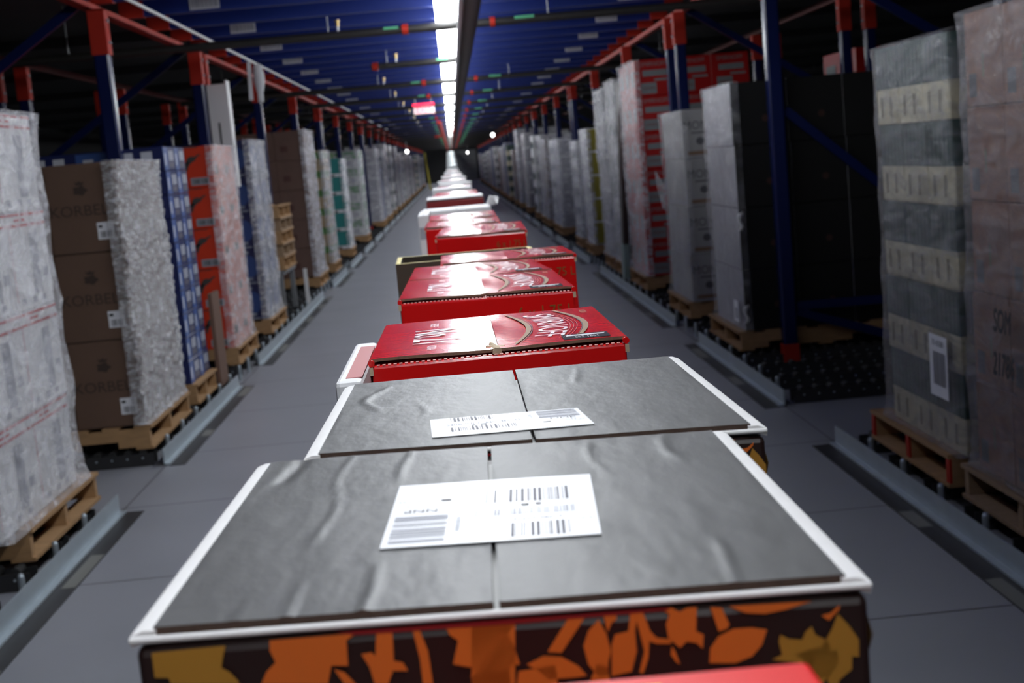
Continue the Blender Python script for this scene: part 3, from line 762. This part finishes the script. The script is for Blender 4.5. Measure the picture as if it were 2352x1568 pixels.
# label on the film of the cream and green stack, tail of film, board, pallet stack
q = MB(); q.box(-.001, .001, -.10, .10, 0, .26, WPAPER)
p = MB(); 
r_ = random.Random(4)
yy = -.08
while yy < .05:
    w2 = r_.choice((.004, .007)); p.quad((-.002, yy, .05), (-.002, yy+w2, .05), (-.002, yy+w2, .19), (-.002, yy, .19), mat('mid grey ink', (.22, .22, .24), .6)); yy += w2+.004
p.text('70 43580', lambda x, y: (-.002, -x, .225+y), .035, INK)
o = q.build('pallet_label'); o.location = (1.925, 5.34, .46); tag(o, 'white barcode label on the film of the cream and green stack', 'label'); p.build('printing', o)
for tx_, zz, nm in (('SOM', .86, 'upper line of black handwriting on the nearest right stack'), ('21786', .70, 'lower line of black handwriting on the nearest right stack')):
    q = MB()
    for a_, b_ in ((0, 0), (.005, .002), (.002, -.004)): q.text(tx_, lambda x, y: (-.0004*a_, -x-.14*y+a_, y+b_), .12, INK, sx=.62)
    o = q.build('handwriting'); o.location = (1.902, 4.62, zz); tag(o, nm, 'writing')
for (x, y, z, s2, nm) in ((1.925, 9.19, .95, 1, 'upper'), (1.925, 9.19, .30, 1, 'lower')):
    vs = []; fs = []
    for i in range(7): vs += [(.012*math.sin(i), -.004*i, .02*i), (.028+.01*math.sin(i*1.4), -.004*i-.004, .022*i)]
    for i in range(6): fs.append([2*i, 2*i+1, 2*i+3, 2*i+2])
    o = MB().add(vs, fs, mat('loose film', (.8, .8, .8), .25), True).build('film_tail'); o.location = (x+.02, y, z); o.modifiers.new('t', 'SOLIDIFY').thickness = .001
    tag(o, '%s loose white film tail at the corner of the black stack' % nm, 'film tail')
q = MB(); q.poly([(0, 0, 0), (.02, .004, .0), (.10, .01, .34), (.03, .004, .22), (-.05, 0, .36), (-.04, 0, .2)], FILM); o = q.build('film_flap'); o.location = (1.90, 12.22, 1.0); o.modifiers.new('t', 'SOLIDIFY').thickness = .001
tag(o, 'torn film flap standing out from the off-white stack', 'film flap')
q = MB(); q.beam((1.88, 15.17, .10), (1.97, 15.17, 2.32), .06, .22, mat('dark brown board', (.07, .045, .03), .7)); q.beam((1.878, 15.17, .10), (1.895, 15.17, .5), .064, .224, mat('grey green tape', (.22, .30, .28), .5))
tag(q.build('leaning_board'), 'tall dark brown board leaning upright between the red and shiny stacks', 'board')
q = MB(); q.box(0, .03, 0, .30, 0, .70, mat('brown sheet board', (.15, .082, .055), .7, var=.1)); q.box(-.001, .0, .20, .26, .62, .68, WPAPER)
q.box(0, .03, .30, .315, 0, .70, KRAFT_EDGE)
o = q.build('brown_board', bevel=.003); o.location = (-1.90, 9.92, .09); tag(o, 'brown board standing at the end of the blue and white stack', 'board')
for i in range(5):
    pallet(-1, -1.90, 14.5+.03*(i % 2), .60+.1405*i, 1.02, 'empty wooden pallet, %s up in the idle pallet pile on the left' % nth(i), wood=WOODG if i % 2 else WOOD)
r = empty('pallet_stand', (-1.92, 14.5, .0), 'dark steel stand holding up the idle pallet pile on the left', 'stand')
for yy in (.02, 1.0):
    for xx in (-.02, -1.1): MB().box(xx-.05, xx, yy-.025, yy+.025, .10, .55, STEEL).build('leg', r)
MB().box(-1.2, 0, -.02, 1.06, .55, .598, STEEL).build('stand_top', r)
r = empty('floor_stub', (-1.86, 15.9, 0), 'short pale steel stub post beside the idle pallet pile', 'stub post')
MB().box(-.02, .02, -.02, .02, 0, .5, WMETAL).build('stub', r)
# ================= CONVEYOR AND ITS CARTONS =================
BZ = 1.06
r = empty('belt_conveyor', (0, 0, 0), 'belt conveyor running down the middle of the aisle under the cartons', 'conveyor')
for s in (-1, 1):
    q = MB(); q.box(s*.215-.012, s*.215+.012, -1.5, 46, BZ-.13, BZ+.005, STEEL); q.build('side_rail', r)
q = MB(); q.box(-.20, .20, -1.5, 46, BZ-.012, BZ, BELT); q.box(-.20, .20, -1.5, 46, BZ-.11, BZ-.10, BELT); q.build('belt', r)
for y in [0.5+3*k for k in range(16)]:
    q = MB()
    for s in (-1, 1): q.box(s*.19-.02, s*.19+.02, y-.03, y+.03, 0, BZ-.13, DKSTEEL)
    q.box(-.19, .19, y-.02, y+.02, .3, .34, DKSTEEL); q.build('leg_frame', r)
r = empty('incline_conveyor', (0, 46, 0), 'rising conveyor at the far end of the carton line', 'conveyor')
for s in (-1, 1):
    q = MB(); q.beam((s*.215, .02, BZ-.06), (s*.215, 26, BZ+.74), .024, .12, STEEL); q.build('side_rail', r)
q = MB(); q.beam((0, .02, BZ-.012), (0, 26, BZ+.788), .4, .02, BELT); q.build('belt', r)
for y in (1, 9, 17, 25):
    q = MB(); h = BZ-.12+.8*y/26
    for s in (-1, 1): q.box(s*.19-.02, s*.19+.02, y-.03, y+.03, 0, h, DKSTEEL)
    q.build('leg_frame', r)

def lerp(a, b, t): return (a[0]+(b[0]-a[0])*t, a[1]+(b[1]-a[1])*t)
class Quad:                      # top outline FL, FR, BR, BL
    def __init__(s, q): s.q = q
    def P(s, u, v): return lerp(lerp(s.q[0], s.q[1], u), lerp(s.q[3], s.q[2], u), v)
def inset(q, d):
    cx = sum(p[0] for p in q)/4; cy = sum(p[1] for p in q)/4
    return [(x+(d if x < cx else -d), y+(d if y < cy else -d)) for x, y in q]
def seam_mesh(Q, u0, u1, v0, v1, z, th, m, nu=10, nv=12, seed=0, amp=.0012, creases=(), edge=None):
    """one top flap: a slightly buckled board"""
    r = random.Random(seed); vs = []; fs = []
    for j in range(nv+1):
        for i in range(nu+1):
            u = u0+(u1-u0)*i/nu; v = v0+(v1-v0)*j/nv; x, y = Q.P(u, v)
            if 0 < i < nu: dz = amp*math.sin(7*u+3*v+seed)*math.sin(5*v+seed)
            else: dz = 0
            for (cx, cy0, cy1, cw, ch, wob) in creases:
                if cy0 < y < cy1:
                    c = cx+wob*math.sin(y*40); t = (x-c)/cw
                    if abs(t) < 1: dz += ch*(1-abs(t))*min(1, (y-cy0)/.02, (cy1-y)/.02)
            ex = 0
            vs.append((x+ex, y, z+dz))
    n = len(vs); vs += [(x, y, zz-th) for x, y, zz in vs]; W = nu+1
    for j in range(nv):
        for i in range(nu):
            a = j*W+i; fs.append([a, a+1, a+W+1, a+W]); fs.append([n+a, n+a+W, n+a+W+1, n+a+1])
    q = MB().add(vs, fs, m, True)
    es = []
    for i in range(nu): es.append([i, n+i, n+i+1, i+1]); b = nv*W+i; es.append([b+1, n+b+1, n+b, b])
    for j in range(nv): a = j*W; es.append([a+W, n+a+W, n+a, a]); a += nu; es.append([a, n+a, n+a+W, a+W])
    return q.add(vs, es, edge or KRAFT_EDGE)
BROWN_EDGE = mat('dark cut edge', (.055, .03, .02), .8, var=.4, scale=300)
def black_box(corners, T, label, gap, creases1, creases2, lip=.0122, damask=True):
    Q = Quad(corners); r = empty('floral_carton', (0, 0, 0), label, 'carton', 'black-topped cartons on the conveyor')
    ins = inset(corners, .0015)
    b = MB(); b.prism(ins, BZ+.001, T-.010, BLACKS); body = b.build('box_body', r, .004)
    # white folded borders on the long sides
    W = corners[1][0]-corners[0][0]; lu = lip/W
    for a, c in ((0.0, lu), (1-lu, 1.0)):
        q = MB(); n = 14; vs = []
        for j in range(n+1):
            v = .006+.99*j/n; wob = .0012*math.sin(v*17+a*5)
            for u, dz in ((a, -.0022 if a == 0 else 0), ((a+c)/2, 0), (c, 0 if a == 0 else -.0022)):
                x, y = Q.P(u, v); 
                if (a == 0 and u == c) or (a > 0 and u == a): x += wob
                vs.append((x, y, T-.001+dz))
        fs = []
        for j in range(n):
            for i in range(2): k = j*3+i; fs.append([k, k+1, k+4, k+3])
        m_ = len(vs); vs2 = [(x, y, z-.006) for x, y, z in vs]
        q.add(vs, fs, WHITE_EDGE, True)
        vsk = vs+vs2; es = []
        for j in range(n):
            es.append([j*3, m_+j*3, m_+j*3+3, j*3+3]); es.append([j*3+2, j*3+5, m_+j*3+5, m_+j*3+2])
        es += [[0, 1, m_+1, m_], [1, 2, m_+2, m_+1]]
        q.add(vsk, es, WHITE_EDGE)
        q.build('side_border', r)['label'] = 'white folded side border'
    q = MB(); f0, f1 = Q.P(0.0, -.001), Q.P(1, -.001)   # raw front edge: a rounded white bead
    q.tube((f0[0], f0[1]+.002, T-.0052), (f1[0], f1[1]+.002, T-.0050), .0019, WHITE_EDGE, 8)
    g0, g1 = Q.P(0.0, .012), Q.P(1, .012)
    q.build('front_edge', r)['label'] = 'white raw front edge'
    for (u0, u1, cr, sd) in ((lu*.9, gap-.005, creases1, 3), (gap+.003, 1-lu*.9, creases2, 5)):
        f = seam_mesh(Q, u0, u1, .012, .995, T, .004, BLACKC, 60, 40, sd, .0004, [(a_, b_, c_, d_, e_*1.3, f_) for a_, b_, c_, d_, e_, f_ in cr], edge=BROWN_EDGE).build('top_flap', r)
    q = MB(); a = Q.P(gap-.01, .004); b_ = Q.P(gap+.008, .004); c = Q.P(gap+.008, .9); d = Q.P(gap-.01, .9)
    q.quad((*a, T-.006), (*b_, T-.006), (*c, T-.006), (*d, T-.006), mat('tape strip', (.16, .16, .155), .5)); q.build('tape', r)['label'] = 'clear tape under the slit'
    if damask:
        ax = Vector((corners[1][0]-corners[0][0], corners[1][1]-corners[0][1], 0)).normalized(); nrm = Vector((ax.y, -ax.x, 0))
        O = Vector((corners[0][0], corners[0][1], T)); q = MB()
        for i, s_ in enumerate(SH):
            m_ = OCHRE if i in (0, 16) else ORANGE
            q.poly([O+ax*u+Vector((0, 0, 1))*v+nrm*.0004 for u, v in s_], m_)
            if i in (0, 1, 2, 5, 6, 9, 16, 13):      # the pattern goes on below
                q.poly([O+ax*(u+.01*(i % 3))+Vector((0, 0, 1))*(-.085-v*1.3)+nrm*.0004 for u, v in s_[::-1]], m_)
        # torn red strip under the edge
        q.poly([O+ax*u+Vector((0, 0, 1))*v+nrm*.0006 for u, v in ((.10, -.0078), (.26, -.0080), (.26, -.0092), (.19, -.0102), (.11, -.0098))], MAROON)
        q.build('floral_print', r)['label'] = 'orange floral pattern on the front panel'
        q = MB()
        for k in range(7):       # golden lace on the right-hand side panel
            y0 = k/7
            for j in range(5):
                z = T-.03-.05*j
                pts = [(*Q.P(1.0005, y0+.01), z), (*Q.P(1.0005, y0+.07), z+.018), (*Q.P(1.0005, y0+.13), z), (*Q.P(1.0005, y0+.07), z-.03)]
                q.poly(pts, OCHRE)
        q.build('side_print', r)
    return r
WHITE_EDGE = mat('raw white board', (.72, .71, .70), .6, var=.06, scale=60)
SH = [
[(0.0102, -0.0111), (0.0465, -0.0102), (0.0446, -0.016), (0.0432, -0.0213), (0.047, -0.0237), (0.0505, -0.0283), (0.0511, -0.0302), (0.0179, -0.0276), (0.0167, -0.0243), (0.0102, -0.0238)],
[(0.0681, -0.0094), (0.1103, -0.009), (0.1051, -0.0123), (0.1046, -0.0249), (0.0965, -0.0243), (0.0939, -0.0335), (0.0616, -0.031), (0.0647, -0.0251), (0.0697, -0.0205), (0.0676, -0.0144)],
[(0.0975, -0.026), (0.1026, -0.0281), (0.1076, -0.0346), (0.102, -0.0342)],
[(0.12, -0.0085), (0.1277, -0.0083), (0.1269, -0.0242), (0.1312, -0.0253), (0.1332, -0.0297), (0.126, -0.0291), (0.1229, -0.0358), (0.1165, -0.0353), (0.1149, -0.0266), (0.1116, -0.0196), (0.1165, -0.0191), (0.1183, -0.021)],
[(0.1373, -0.0089), (0.1405, -0.0089), (0.1438, -0.0205), (0.1446, -0.0375), (0.1398, -0.0371), (0.1395, -0.0235)],
[(0.153, -0.0086), (0.1868, -0.0088), (0.184, -0.0406), (0.1663, -0.0392), (0.1638, -0.0304), (0.1552, -0.0281), (0.1587, -0.0166), (0.155, -0.0134)],
[(0.1659, -0.0082), (0.1879, -0.0089), (0.1825, -0.0152), (0.1849, -0.0204), (0.1872, -0.0306), (0.1828, -0.0311), (0.1815, -0.0404), (0.1631, -0.039)],
[(0.2118, -0.01), (0.2206, -0.009), (0.2076, -0.0264), (0.2009, -0.0254)],
[(0.1904, -0.0309), (0.1987, -0.0273), (0.2075, -0.0284), (0.2151, -0.0336), (0.2187, -0.0386), (0.2146, -0.0391), (0.2002, -0.0392), (0.1957, -0.0346)],
[(0.2265, -0.0112), (0.2298, -0.0189), (0.2312, -0.0274), (0.2295, -0.0331), (0.2291, -0.039), (0.2242, -0.0398), (0.2199, -0.0332), (0.2183, -0.0238), (0.2212, -0.0166)],
[(0.229, -0.0089), (0.2354, -0.0094), (0.2347, -0.0122), (0.2327, -0.0133), (0.2303, -0.0181)],
[(0.2418, -0.0087), (0.2477, -0.0087), (0.2506, -0.0189), (0.2535, -0.0225), (0.2614, -0.0239), (0.2596, -0.0259), (0.2533, -0.0254), (0.2498, -0.0238), (0.2488, -0.0321), (0.2459, -0.0394), (0.2439, -0.0393), (0.2471, -0.0286), (0.2446, -0.0134), (0.2434, -0.0183), (0.2435, -0.0284), (0.2404, -0.0382), (0.2306, -0.0399), (0.2318, -0.0241), (0.2338, -0.0192), (0.2403, -0.0181)],
[(0.2569, -0.0086), (0.2617, -0.0082), (0.2651, -0.0105), (0.2688, -0.0088), (0.2735, -0.0087), (0.2723, -0.0206), (0.2758, -0.0226), (0.2749, -0.0296), (0.2723, -0.0265), (0.2676, -0.0253), (0.2642, -0.0283), (0.259, -0.0229), (0.2583, -0.0162), (0.2603, -0.0114)],
[(0.2798, -0.0092), (0.2853, -0.0101), (0.2883, -0.0186), (0.287, -0.0206), (0.283, -0.0215)],
[(0.2885, -0.0095), (0.3012, -0.0097), (0.328, -0.0102), (0.3152, -0.0133), (0.3056, -0.0146), (0.2962, -0.0134)],
[(0.2776, -0.0369), (0.2785, -0.0295), (0.2828, -0.024), (0.2902, -0.0208), (0.2989, -0.0209), (0.3059, -0.0225), (0.3031, -0.0298), (0.298, -0.0352), (0.2899, -0.0379)],
[(0.3074, -0.0376), (0.3123, -0.0355), (0.3111, -0.0287), (0.3121, -0.0255), (0.3159, -0.0279), (0.3222, -0.0288), (0.324, -0.0248), (0.3269, -0.0225), (0.3286, -0.0268), (0.3348, -0.0306), (0.3353, -0.0356), (0.3385, -0.0351), (0.3389, -0.0418), (0.3346, -0.0473), (0.3296, -0.0521), (0.3267, -0.0467), (0.3215, -0.0404)],
[(0.3319, -0.0175), (0.3363, -0.0166), (0.3408, -0.0129), (0.3403, -0.0153), (0.3353, -0.0203)],
[(0.2603, -0.0272), (0.2617, -0.0298), (0.2637, -0.0366), (0.2618, -0.0352), (0.2596, -0.0313)],
]
def shipping_label(corners, T, flip, label):
    Q = Quad(corners); r = MB()
    n = 10
    for i in range(n):
        a, b, c, d = Q.P(i/n, 0), Q.P((i+1)/n, 0), Q.P((i+1)/n, 1), Q.P(i/n, 1)
        r.prism([a, b, c, d], T, T+.0004, WPAPER)
    o = r.build('shipping_label'); tag(o, label, 'label', 'white labels on the black cartons')
    p = MB()
    def rc(u0, v0, u1, v1, m):
        if flip: u0, u1, v0, v1 = 1-u1, 1-u0, 1-v1, 1-v0
        p.add([(*Q.P(u, v), T+.0007) for u, v in ((u0, v0), (u1, v0), (u1, v1), (u0, v1))], [[0, 1, 2, 3]], m)
    def bars(u0, v0, u1, v1, m, seed, dens=1.0, hz=False):
        r2 = random.Random(seed); L = (v1-v0) if hz else (u1-u0); t = 0
        while t < L:
            wd = r2.choice((.006, .006, .011, .017))*dens
            if hz: rc(u0, v0+t, u1, v0+min(L, t+wd), m)
            else: rc(u0+t, v0, u0+min(L, t+wd), v1, m)
            t += wd+r2.choice((.005, .008, .015))*dens
    LG = mat('light grey ink', (.50, .52, .56), .6); DG = mat('dark grey ink', (.10, .10, .12), .6)
    bars(.46, .57, .89, .80, DG, 2); bars(.42, .36, .90, .47, GREY_INK, 5, .8); bars(.58, .03, .87, .24, DG, 8)
    bars(.03, .05, .29, .44, GREY_INK, 9, 2.2, True); bars(.33, .16, .355, .40, LG, 4, .9, True)
    for u, v, w_ in ((.24, .665, .05), (.64, .50, .04), (.71, .505, .03)): rc(u, v, u+w_, v+.035, INK)
    def tx(t, u, v, size, m, sx=1.0):
        def T_(x, y):
            uu, vv = u-x, v-y
            if flip: uu, vv = 1-uu, 1-vv
            return (*Q.P(uu, vv), T+.0008)
        p.text(t, T_, size, m, sx=sx)
    tx('NNP', .15, .52, .075, INK, 1.1); tx('0001204', .36, .68, .035, GREY_INK, 1.0); tx('4 x 12', .12, .60, .04, GREY_INK); tx('0017 24', .09, .68, .04, GREY_INK)
    tx('21786 04358', .72, .30, .05, DG, .9); tx('10 4571', .93, .24, .04, GREY_INK); tx('REC 12', .62, .27, .035, LG); tx('RTE 05', .93, .48, .03, LG)
    tx('7', .06, .9, .03, LG)
    p.build('printing', o)
    return o
c1 = [(-.1765, .624), (.179, .598), (.1815, .946), (-.166, .985)]
b1 = black_box(c1, 1.39, 'nearest black-topped carton with orange floral front and large white label', .502,
  [(-.052, .87, .98, .004, .0007, .003), (-.135, .90, .985, .008, -.0016, .004), (-.096, .74, .98, .004, .0006, .003), (-.062, .60, .70, .004, .0009, .003), (-.100, .60, .68, .004, .0006, .001), (-.125, .61, .66, .004, .0005, .001)],
  [(.080, .84, .955, .004, .0006, .004), (.118, .60, .69, .004, .0008, .003), (.135, .86, .955, .006, .0008, .006)])
shipping_label([(-.060, .720), (.063, .707), (.071, .845), (-.054, .862)], 1.3908, False, 'large white shipping label on the nearest black-topped carton')
c2 = [(-.134, 1.003), (.2145, .957), (.209, 1.318), (-.128, 1.326)]
b2 = black_box(c2, 1.388, 'second black-topped carton, behind the nearest one, with smaller white label', .508,
  [(-.09, 1.15, 1.29, .006, .001, .01), (-.05, 1.12, 1.2, .004, .0005, .008)], [(.1, 1.2, 1.3, .005, .0005, .004)])
shipping_label([(-.035, 1.020), (.092, 1.013), (.085, 1.084), (-.038, 1.092)], 1.3888, True, 'narrow white shipping label on the second black-topped carton')

def red_box(corners, T, label, detail=True, name='red_carton', mt=None, notch=True):
    mt = mt or RED
    Q = Quad(corners); r = empty(name, (0, 0, 0), label, 'carton', 'red cartons on the conveyor')
    b = MB(); b.prism(inset(corners, .001), BZ+.001, T-.007, mt); b.build('box_body', r, .003)
    if detail:
        for u0, u1, sd in ((0.0, .4987, 1), (.5013, 1.0, 2)):
            f = seam_mesh(Q, u0, u1, .025 if u0 == 0 else .02, .998, T, .0035, mt, 14, 10, sd, .0010)
            f.build('top_flap', r)
        # rounded long edges
        q = MB()
        for u in (.004, .996):
            a, c = Q.P(u, 0), Q.P(u, 1); q.tube((*a, T-.0040), (*c, T-.0040), .0038, mt, 10)
        q.build('rolled_edge', r)
        q = MB(); N = 46                  # perforated front lip, its highlights painted as pale pink dashes
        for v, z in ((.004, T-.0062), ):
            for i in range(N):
                a = Q.P((i+.15)/N, v); c = Q.P((i+.70)/N, v); q.tube((a[0], a[1], z), (c[0], c[1], z), .0010, mat('pink lip highlight', (.8, .3, .27), .3), 6)
        q.build('perforated_lip', r)['label'] = 'perforated front lip with highlights painted pale'
        q = MB(); y0 = corners[0][1]; ax = Vector((corners[1][0]-corners[0][0], corners[1][1]-corners[0][1], 0)); W = ax.length; ax.normalize(); nrm = Vector((ax.y, -ax.x, 0)); O = Vector((corners[0][0], corners[0][1], T))
        q.text('6 x 1.75 L', lambda x, y: O+ax*(W*.83+x)+Vector((0, 0, -.036+y))+nrm*.0005, .026, GOLD, sx=.85)
        q.build('size_print', r)['label'] = 'dull gold lettering 6 x 1.75 L'
        # top artwork: right flap emblem, left flap lettering
        q = MB(); zt = T+.0012
        def P(u, v, k=0): x, y = Q.P(u, v); return (x, y, zt+k)
        def arc(u, bulge, w0, m, k=0, v0=.06, v1=.94, n=18):
            vs = []
            for i in range(n+1):
                v = v0+(v1-v0)*i/n; c = u+bulge*math.sin(PI*i/n); ww = w0*(.5+.5*math.sin(PI*i/n)); vs += [P(c, v, k), P(c+ww, v, k)]
            q.add(vs, [[2*i, 2*i+1, 2*i+3, 2*i+2] for i in range(n)], m)
        arc(.565, .075, .022, TAN); arc(.585, .080, .004, INK, .0002); arc(.80, .085, .024, TAN); arc(.795, .085, .004, INK, .0002)
        for a in (.745, .76, .775): arc(a, .085, .003, MAROON, .0001, .1, .9)
        q.text('SMIRNOFF', lambda x, y: P(.675+y+.075*math.cos(min(1, abs(x)/.44)*PI/2), .5-x, .0004), .185, SILVER, sx=.80)
        q.text('VODKA', lambda x, y: P(.93+y, .82-x, .0003), .045, TAN, sx=.7)
        for a, b_ in ((.86, .0),): q.quad(P(.76, .045), P(.945, .045), P(.945, .17), P(.76, .17), mat('matt black print', (.02, .02, .03), .8, spec=.1))
        q.quad(P(.775, .115, .0003), P(.925, .115, .0003), P(.935, .145, .0003), P(.78, .145, .0003), SILVER)
        q.text('EST 1864', lambda x, y: P(.855+x, .082+y*1.0, .0003), .05, SILVER, sx=.5)
        q.text('No.21', lambda x, y: P(.245+y, .46-x, .0003), .30, SILVER, sx=.55)
        q.text('RECIPE', lambda x, y: P(.235+y, .80-x, .0003), .055, SILVER, sx=.55)
        q.text('VODKA', lambda x, y: P(.235+y, .16-x, .0003), .055, SILVER, sx=.55)
        q.build('top_print', r)['label'] = 'silver and gold lettering on the top flaps'
        if notch:
            q = MB(); a = Q.P(.495, .0); q.tube((a[0], a[1]+.004, T-.004), (a[0]-.006, a[1]+.05, T-.001), .006, TEARM, 5, r2=.003); q.tube((a[0]+.008, a[1]+.02, T-.003), (a[0]-.012, a[1]+.03, T-.001), .004, TEARM, 5, r2=.002)
            q.build('torn_board', r)['label'] = 'torn pale board at the slit'
        q = MB()
        for u in (.002, .998):
            a = Q.P(u, .0); q.box(a[0]-.0022, a[0]+.0022, a[1]-.0006, a[1]+.003, T-.017, T-.008, TEARM)
        q.build('worn_corner', r)
    else:
        q = MB(); q.add([(*Q.P(u, v), T-.006) for u, v in ((.03, .03), (.97, .03), (.97, .97), (.03, .97))], [[0, 1, 2, 3]], mt); q.build('top', r)
    return r
TEARM = mat('torn board', (.45, .35, .24), .8, var=.3, scale=90)
red_box([(-.111, 1.465), (.177, 1.465), (.1715, 1.79), (-.108, 1.79)], 1.39, 'nearest fully seen red carton, with a torn slit, on the conveyor')
red_box([(-.104, 2.11), (.174, 2.075), (.164, 2.42), (-.099, 2.45)], 1.39, 'second red carton on the conveyor, butted to the one behind', notch=False)
red_box([(-.100, 2.46), (.166, 2.435), (.143, 2.735), (-.095, 2.765)], 1.389, 'third red carton on the conveyor, just before the offset one', notch=False)
red_box([(-.041, 2.775), (.238, 2.745), (.231, 3.005), (-.042, 3.03)], 1.391, 'fourth red carton, shifted to the right beside the open box', notch=False)
red_box([(-.067, 3.86), (.195, 3.80), (.207, 4.36), (-.046, 4.38)], 1.39, 'fifth red carton, right in front of two staggered red ones', notch=False)
red_box([(-.109, 4.45), (.142, 4.44), (.147, 4.86), (-.107, 4.87)], 1.39, 'sixth red carton, set left behind the fifth', notch=False)
red_box([(-.100, 4.93), (.145, 4.90), (.150, 5.44), (-.108, 5.45)], 1.391, 'seventh red carton, before the tall white boxes', notch=False)
red_box([(-.10, .14), (.127, .13), (.1245, .505), (-.07, .511)], 1.398, 'red carton right under the camera at the bottom edge', detail=False, mt=mat('bright red board', (.66, .012, .012), .45))
q = MB(); q.box(.032, .062, .489, .4905, 1.3922, 1.3928, mat('yellow print', (.7, .5, .05), .5)); q.box(.034, .039, .484, .4885, 1.3922, 1.3928, MATS['yellow print']); q.box(.050, .058, .485, .4885, 1.3922, 1.3928, MATS['yellow print'])
o = q.build('yellow_print'); o.parent = bpy.data.objects[[x.name for x in COL.objects if x.name.startswith('red_carton')][-1]]
def tray(corners, T, label, name, mt, rim, inner, fill=None, th=.006, cat='box'):
    """open-topped carton"""
    r = empty(name, (0, 0, 0), label, cat)
    Q = Quad(corners); i_ = inset(corners, th)
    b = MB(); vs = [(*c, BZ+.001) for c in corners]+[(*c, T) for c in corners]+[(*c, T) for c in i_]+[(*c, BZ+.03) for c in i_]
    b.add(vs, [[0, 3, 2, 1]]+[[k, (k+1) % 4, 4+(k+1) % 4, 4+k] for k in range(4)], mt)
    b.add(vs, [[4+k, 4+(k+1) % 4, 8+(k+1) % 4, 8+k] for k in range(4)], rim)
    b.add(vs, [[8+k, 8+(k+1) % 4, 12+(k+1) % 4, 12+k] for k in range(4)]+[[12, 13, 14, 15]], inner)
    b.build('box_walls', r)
    return r
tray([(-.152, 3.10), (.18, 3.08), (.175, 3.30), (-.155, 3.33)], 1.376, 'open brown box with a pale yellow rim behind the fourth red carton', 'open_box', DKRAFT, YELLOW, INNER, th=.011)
# flattish white carton beside the nearest red one
def small_white(x0, x1, y0, y1, T, label, stripe=None, name='white_carton', lidonly=False):
    r = empty(name, (0, 0, 0), label, 'carton', 'white cartons on the conveyor')
    MB().box(x0, x1, y0, y1, BZ+.001, T, WHITE).build('box_body', r, .005)
    q = MB(); xm = (x0+x1)/2
    if stripe: q.box(xm-.004, x1-.001, y0+.02, y1-.04, T, T+.0008, stripe); 
    else: q.box(xm-.002, xm+.002, y0, y1, T, T+.0006, GREY_INK)
    q.box(x0+.02 if x1-x0 > .1 else x0+.004, x1-.01, y0-.0008, y0-.0002, T-.10, T-.05, GREY_INK)
    q.build('printing', r)
    return r
small_white(-.140, -.112, 1.345, 1.64, 1.388, 'slim white carton with a pink panel left of the nearest red one', mat('pink panel print', (.42, .14, .14), .5))
small_white(-.160, -.114, 5.48, 5.96, 1.395, 'tall white carton left behind the seventh red carton')
small_white(-.158, .162, 6.12, 6.45, 1.386, 'white carton behind the staggered red ones, with crumpled film')
q = MB(); rr = random.Random(9); vs = []; fs = []
for i in range(6):
    for j in range(7): vs.append((.05*i/5+rr.uniform(-.008, .008), .12*j/6+rr.uniform(-.01, .01), .02*math.sin(i*1.3+j)+rr.uniform(0, .012)))
for i in range(5):
    for j in range(6): a = i*7+j; fs.append([a, a+1, a+8, a+7])
o = q.add(vs, fs, mat('crumpled wrap', (.8, .8, .8), .3), False).build('crumpled_wrap'); o.location = (.150, 6.12, 1.405); o.modifiers.new('t', 'SOLIDIFY').thickness = .001
tag(o, 'crumpled white wrap on the right corner of the white carton', 'wrap')
red_box([(-.168, 7.72), (.167, 7.70), (.172, 8.25), (-.170, 8.28)], 1.39, 'maroon carton with a white top edge, mid-way down the line', detail=False, mt=MAROON)
q = MB(); q.box(-.165, .165, 7.715, 8.24, 1.3905, 1.397, WHITE); tag(q.build('card_sheet', bevel=.002), 'white card sheet lying on the maroon carton', 'card')
seq = [('r', 8.75), ('r', 9.45), ('w', 10.85), ('r', 11.9), ('w', 13.2), ('w', 15.1), ('r', 16.6), ('w', 18.4), ('w', 20.5), ('r', 22.5), ('w', 24.6), ('w', 27), ('w', 30), ('r', 33), ('w', 36.5), ('w', 40), ('w', 44)]
nr = nw = 0
for i, (k, y) in enumerate(seq):
    off = .02*math.sin(i*2.1)
    if k == 'r':
        nr += 1; red_box([(-.155+off, y), (.145+off, y-.02), (.15+off, y+.5), (-.15+off, y+.52)], 1.388, 'plain red carton far down the line, %s of the far red ones' % nth(nr-1), detail=False)
    else:
        nw += 1; small_white(-.16+off, .16+off, y, y+.5, 1.392, 'white carton far down the line, %s of the far white ones' % nth(nw-1))
for i, y in enumerate((49, 53.5, 58, 64, 69)):
    z = BZ+.8*(y-46)/26
    r = empty('silver_carton', (0, 0, 0), 'shiny pale carton on the rising far conveyor, %s up' % nth(i), 'carton', 'pale cartons on the rising conveyor')
    MB().box(-.20, .20, y, y+.6, z+.03, z+.36, mat('silver board', (.6, .65, .65), .15, metal=.5)).build('box_body', r, .02)
    MB().box(-.20, .20, y-.002, y-.0005, z+.05, z+.10, DKSTEEL).build('dark_band', r)
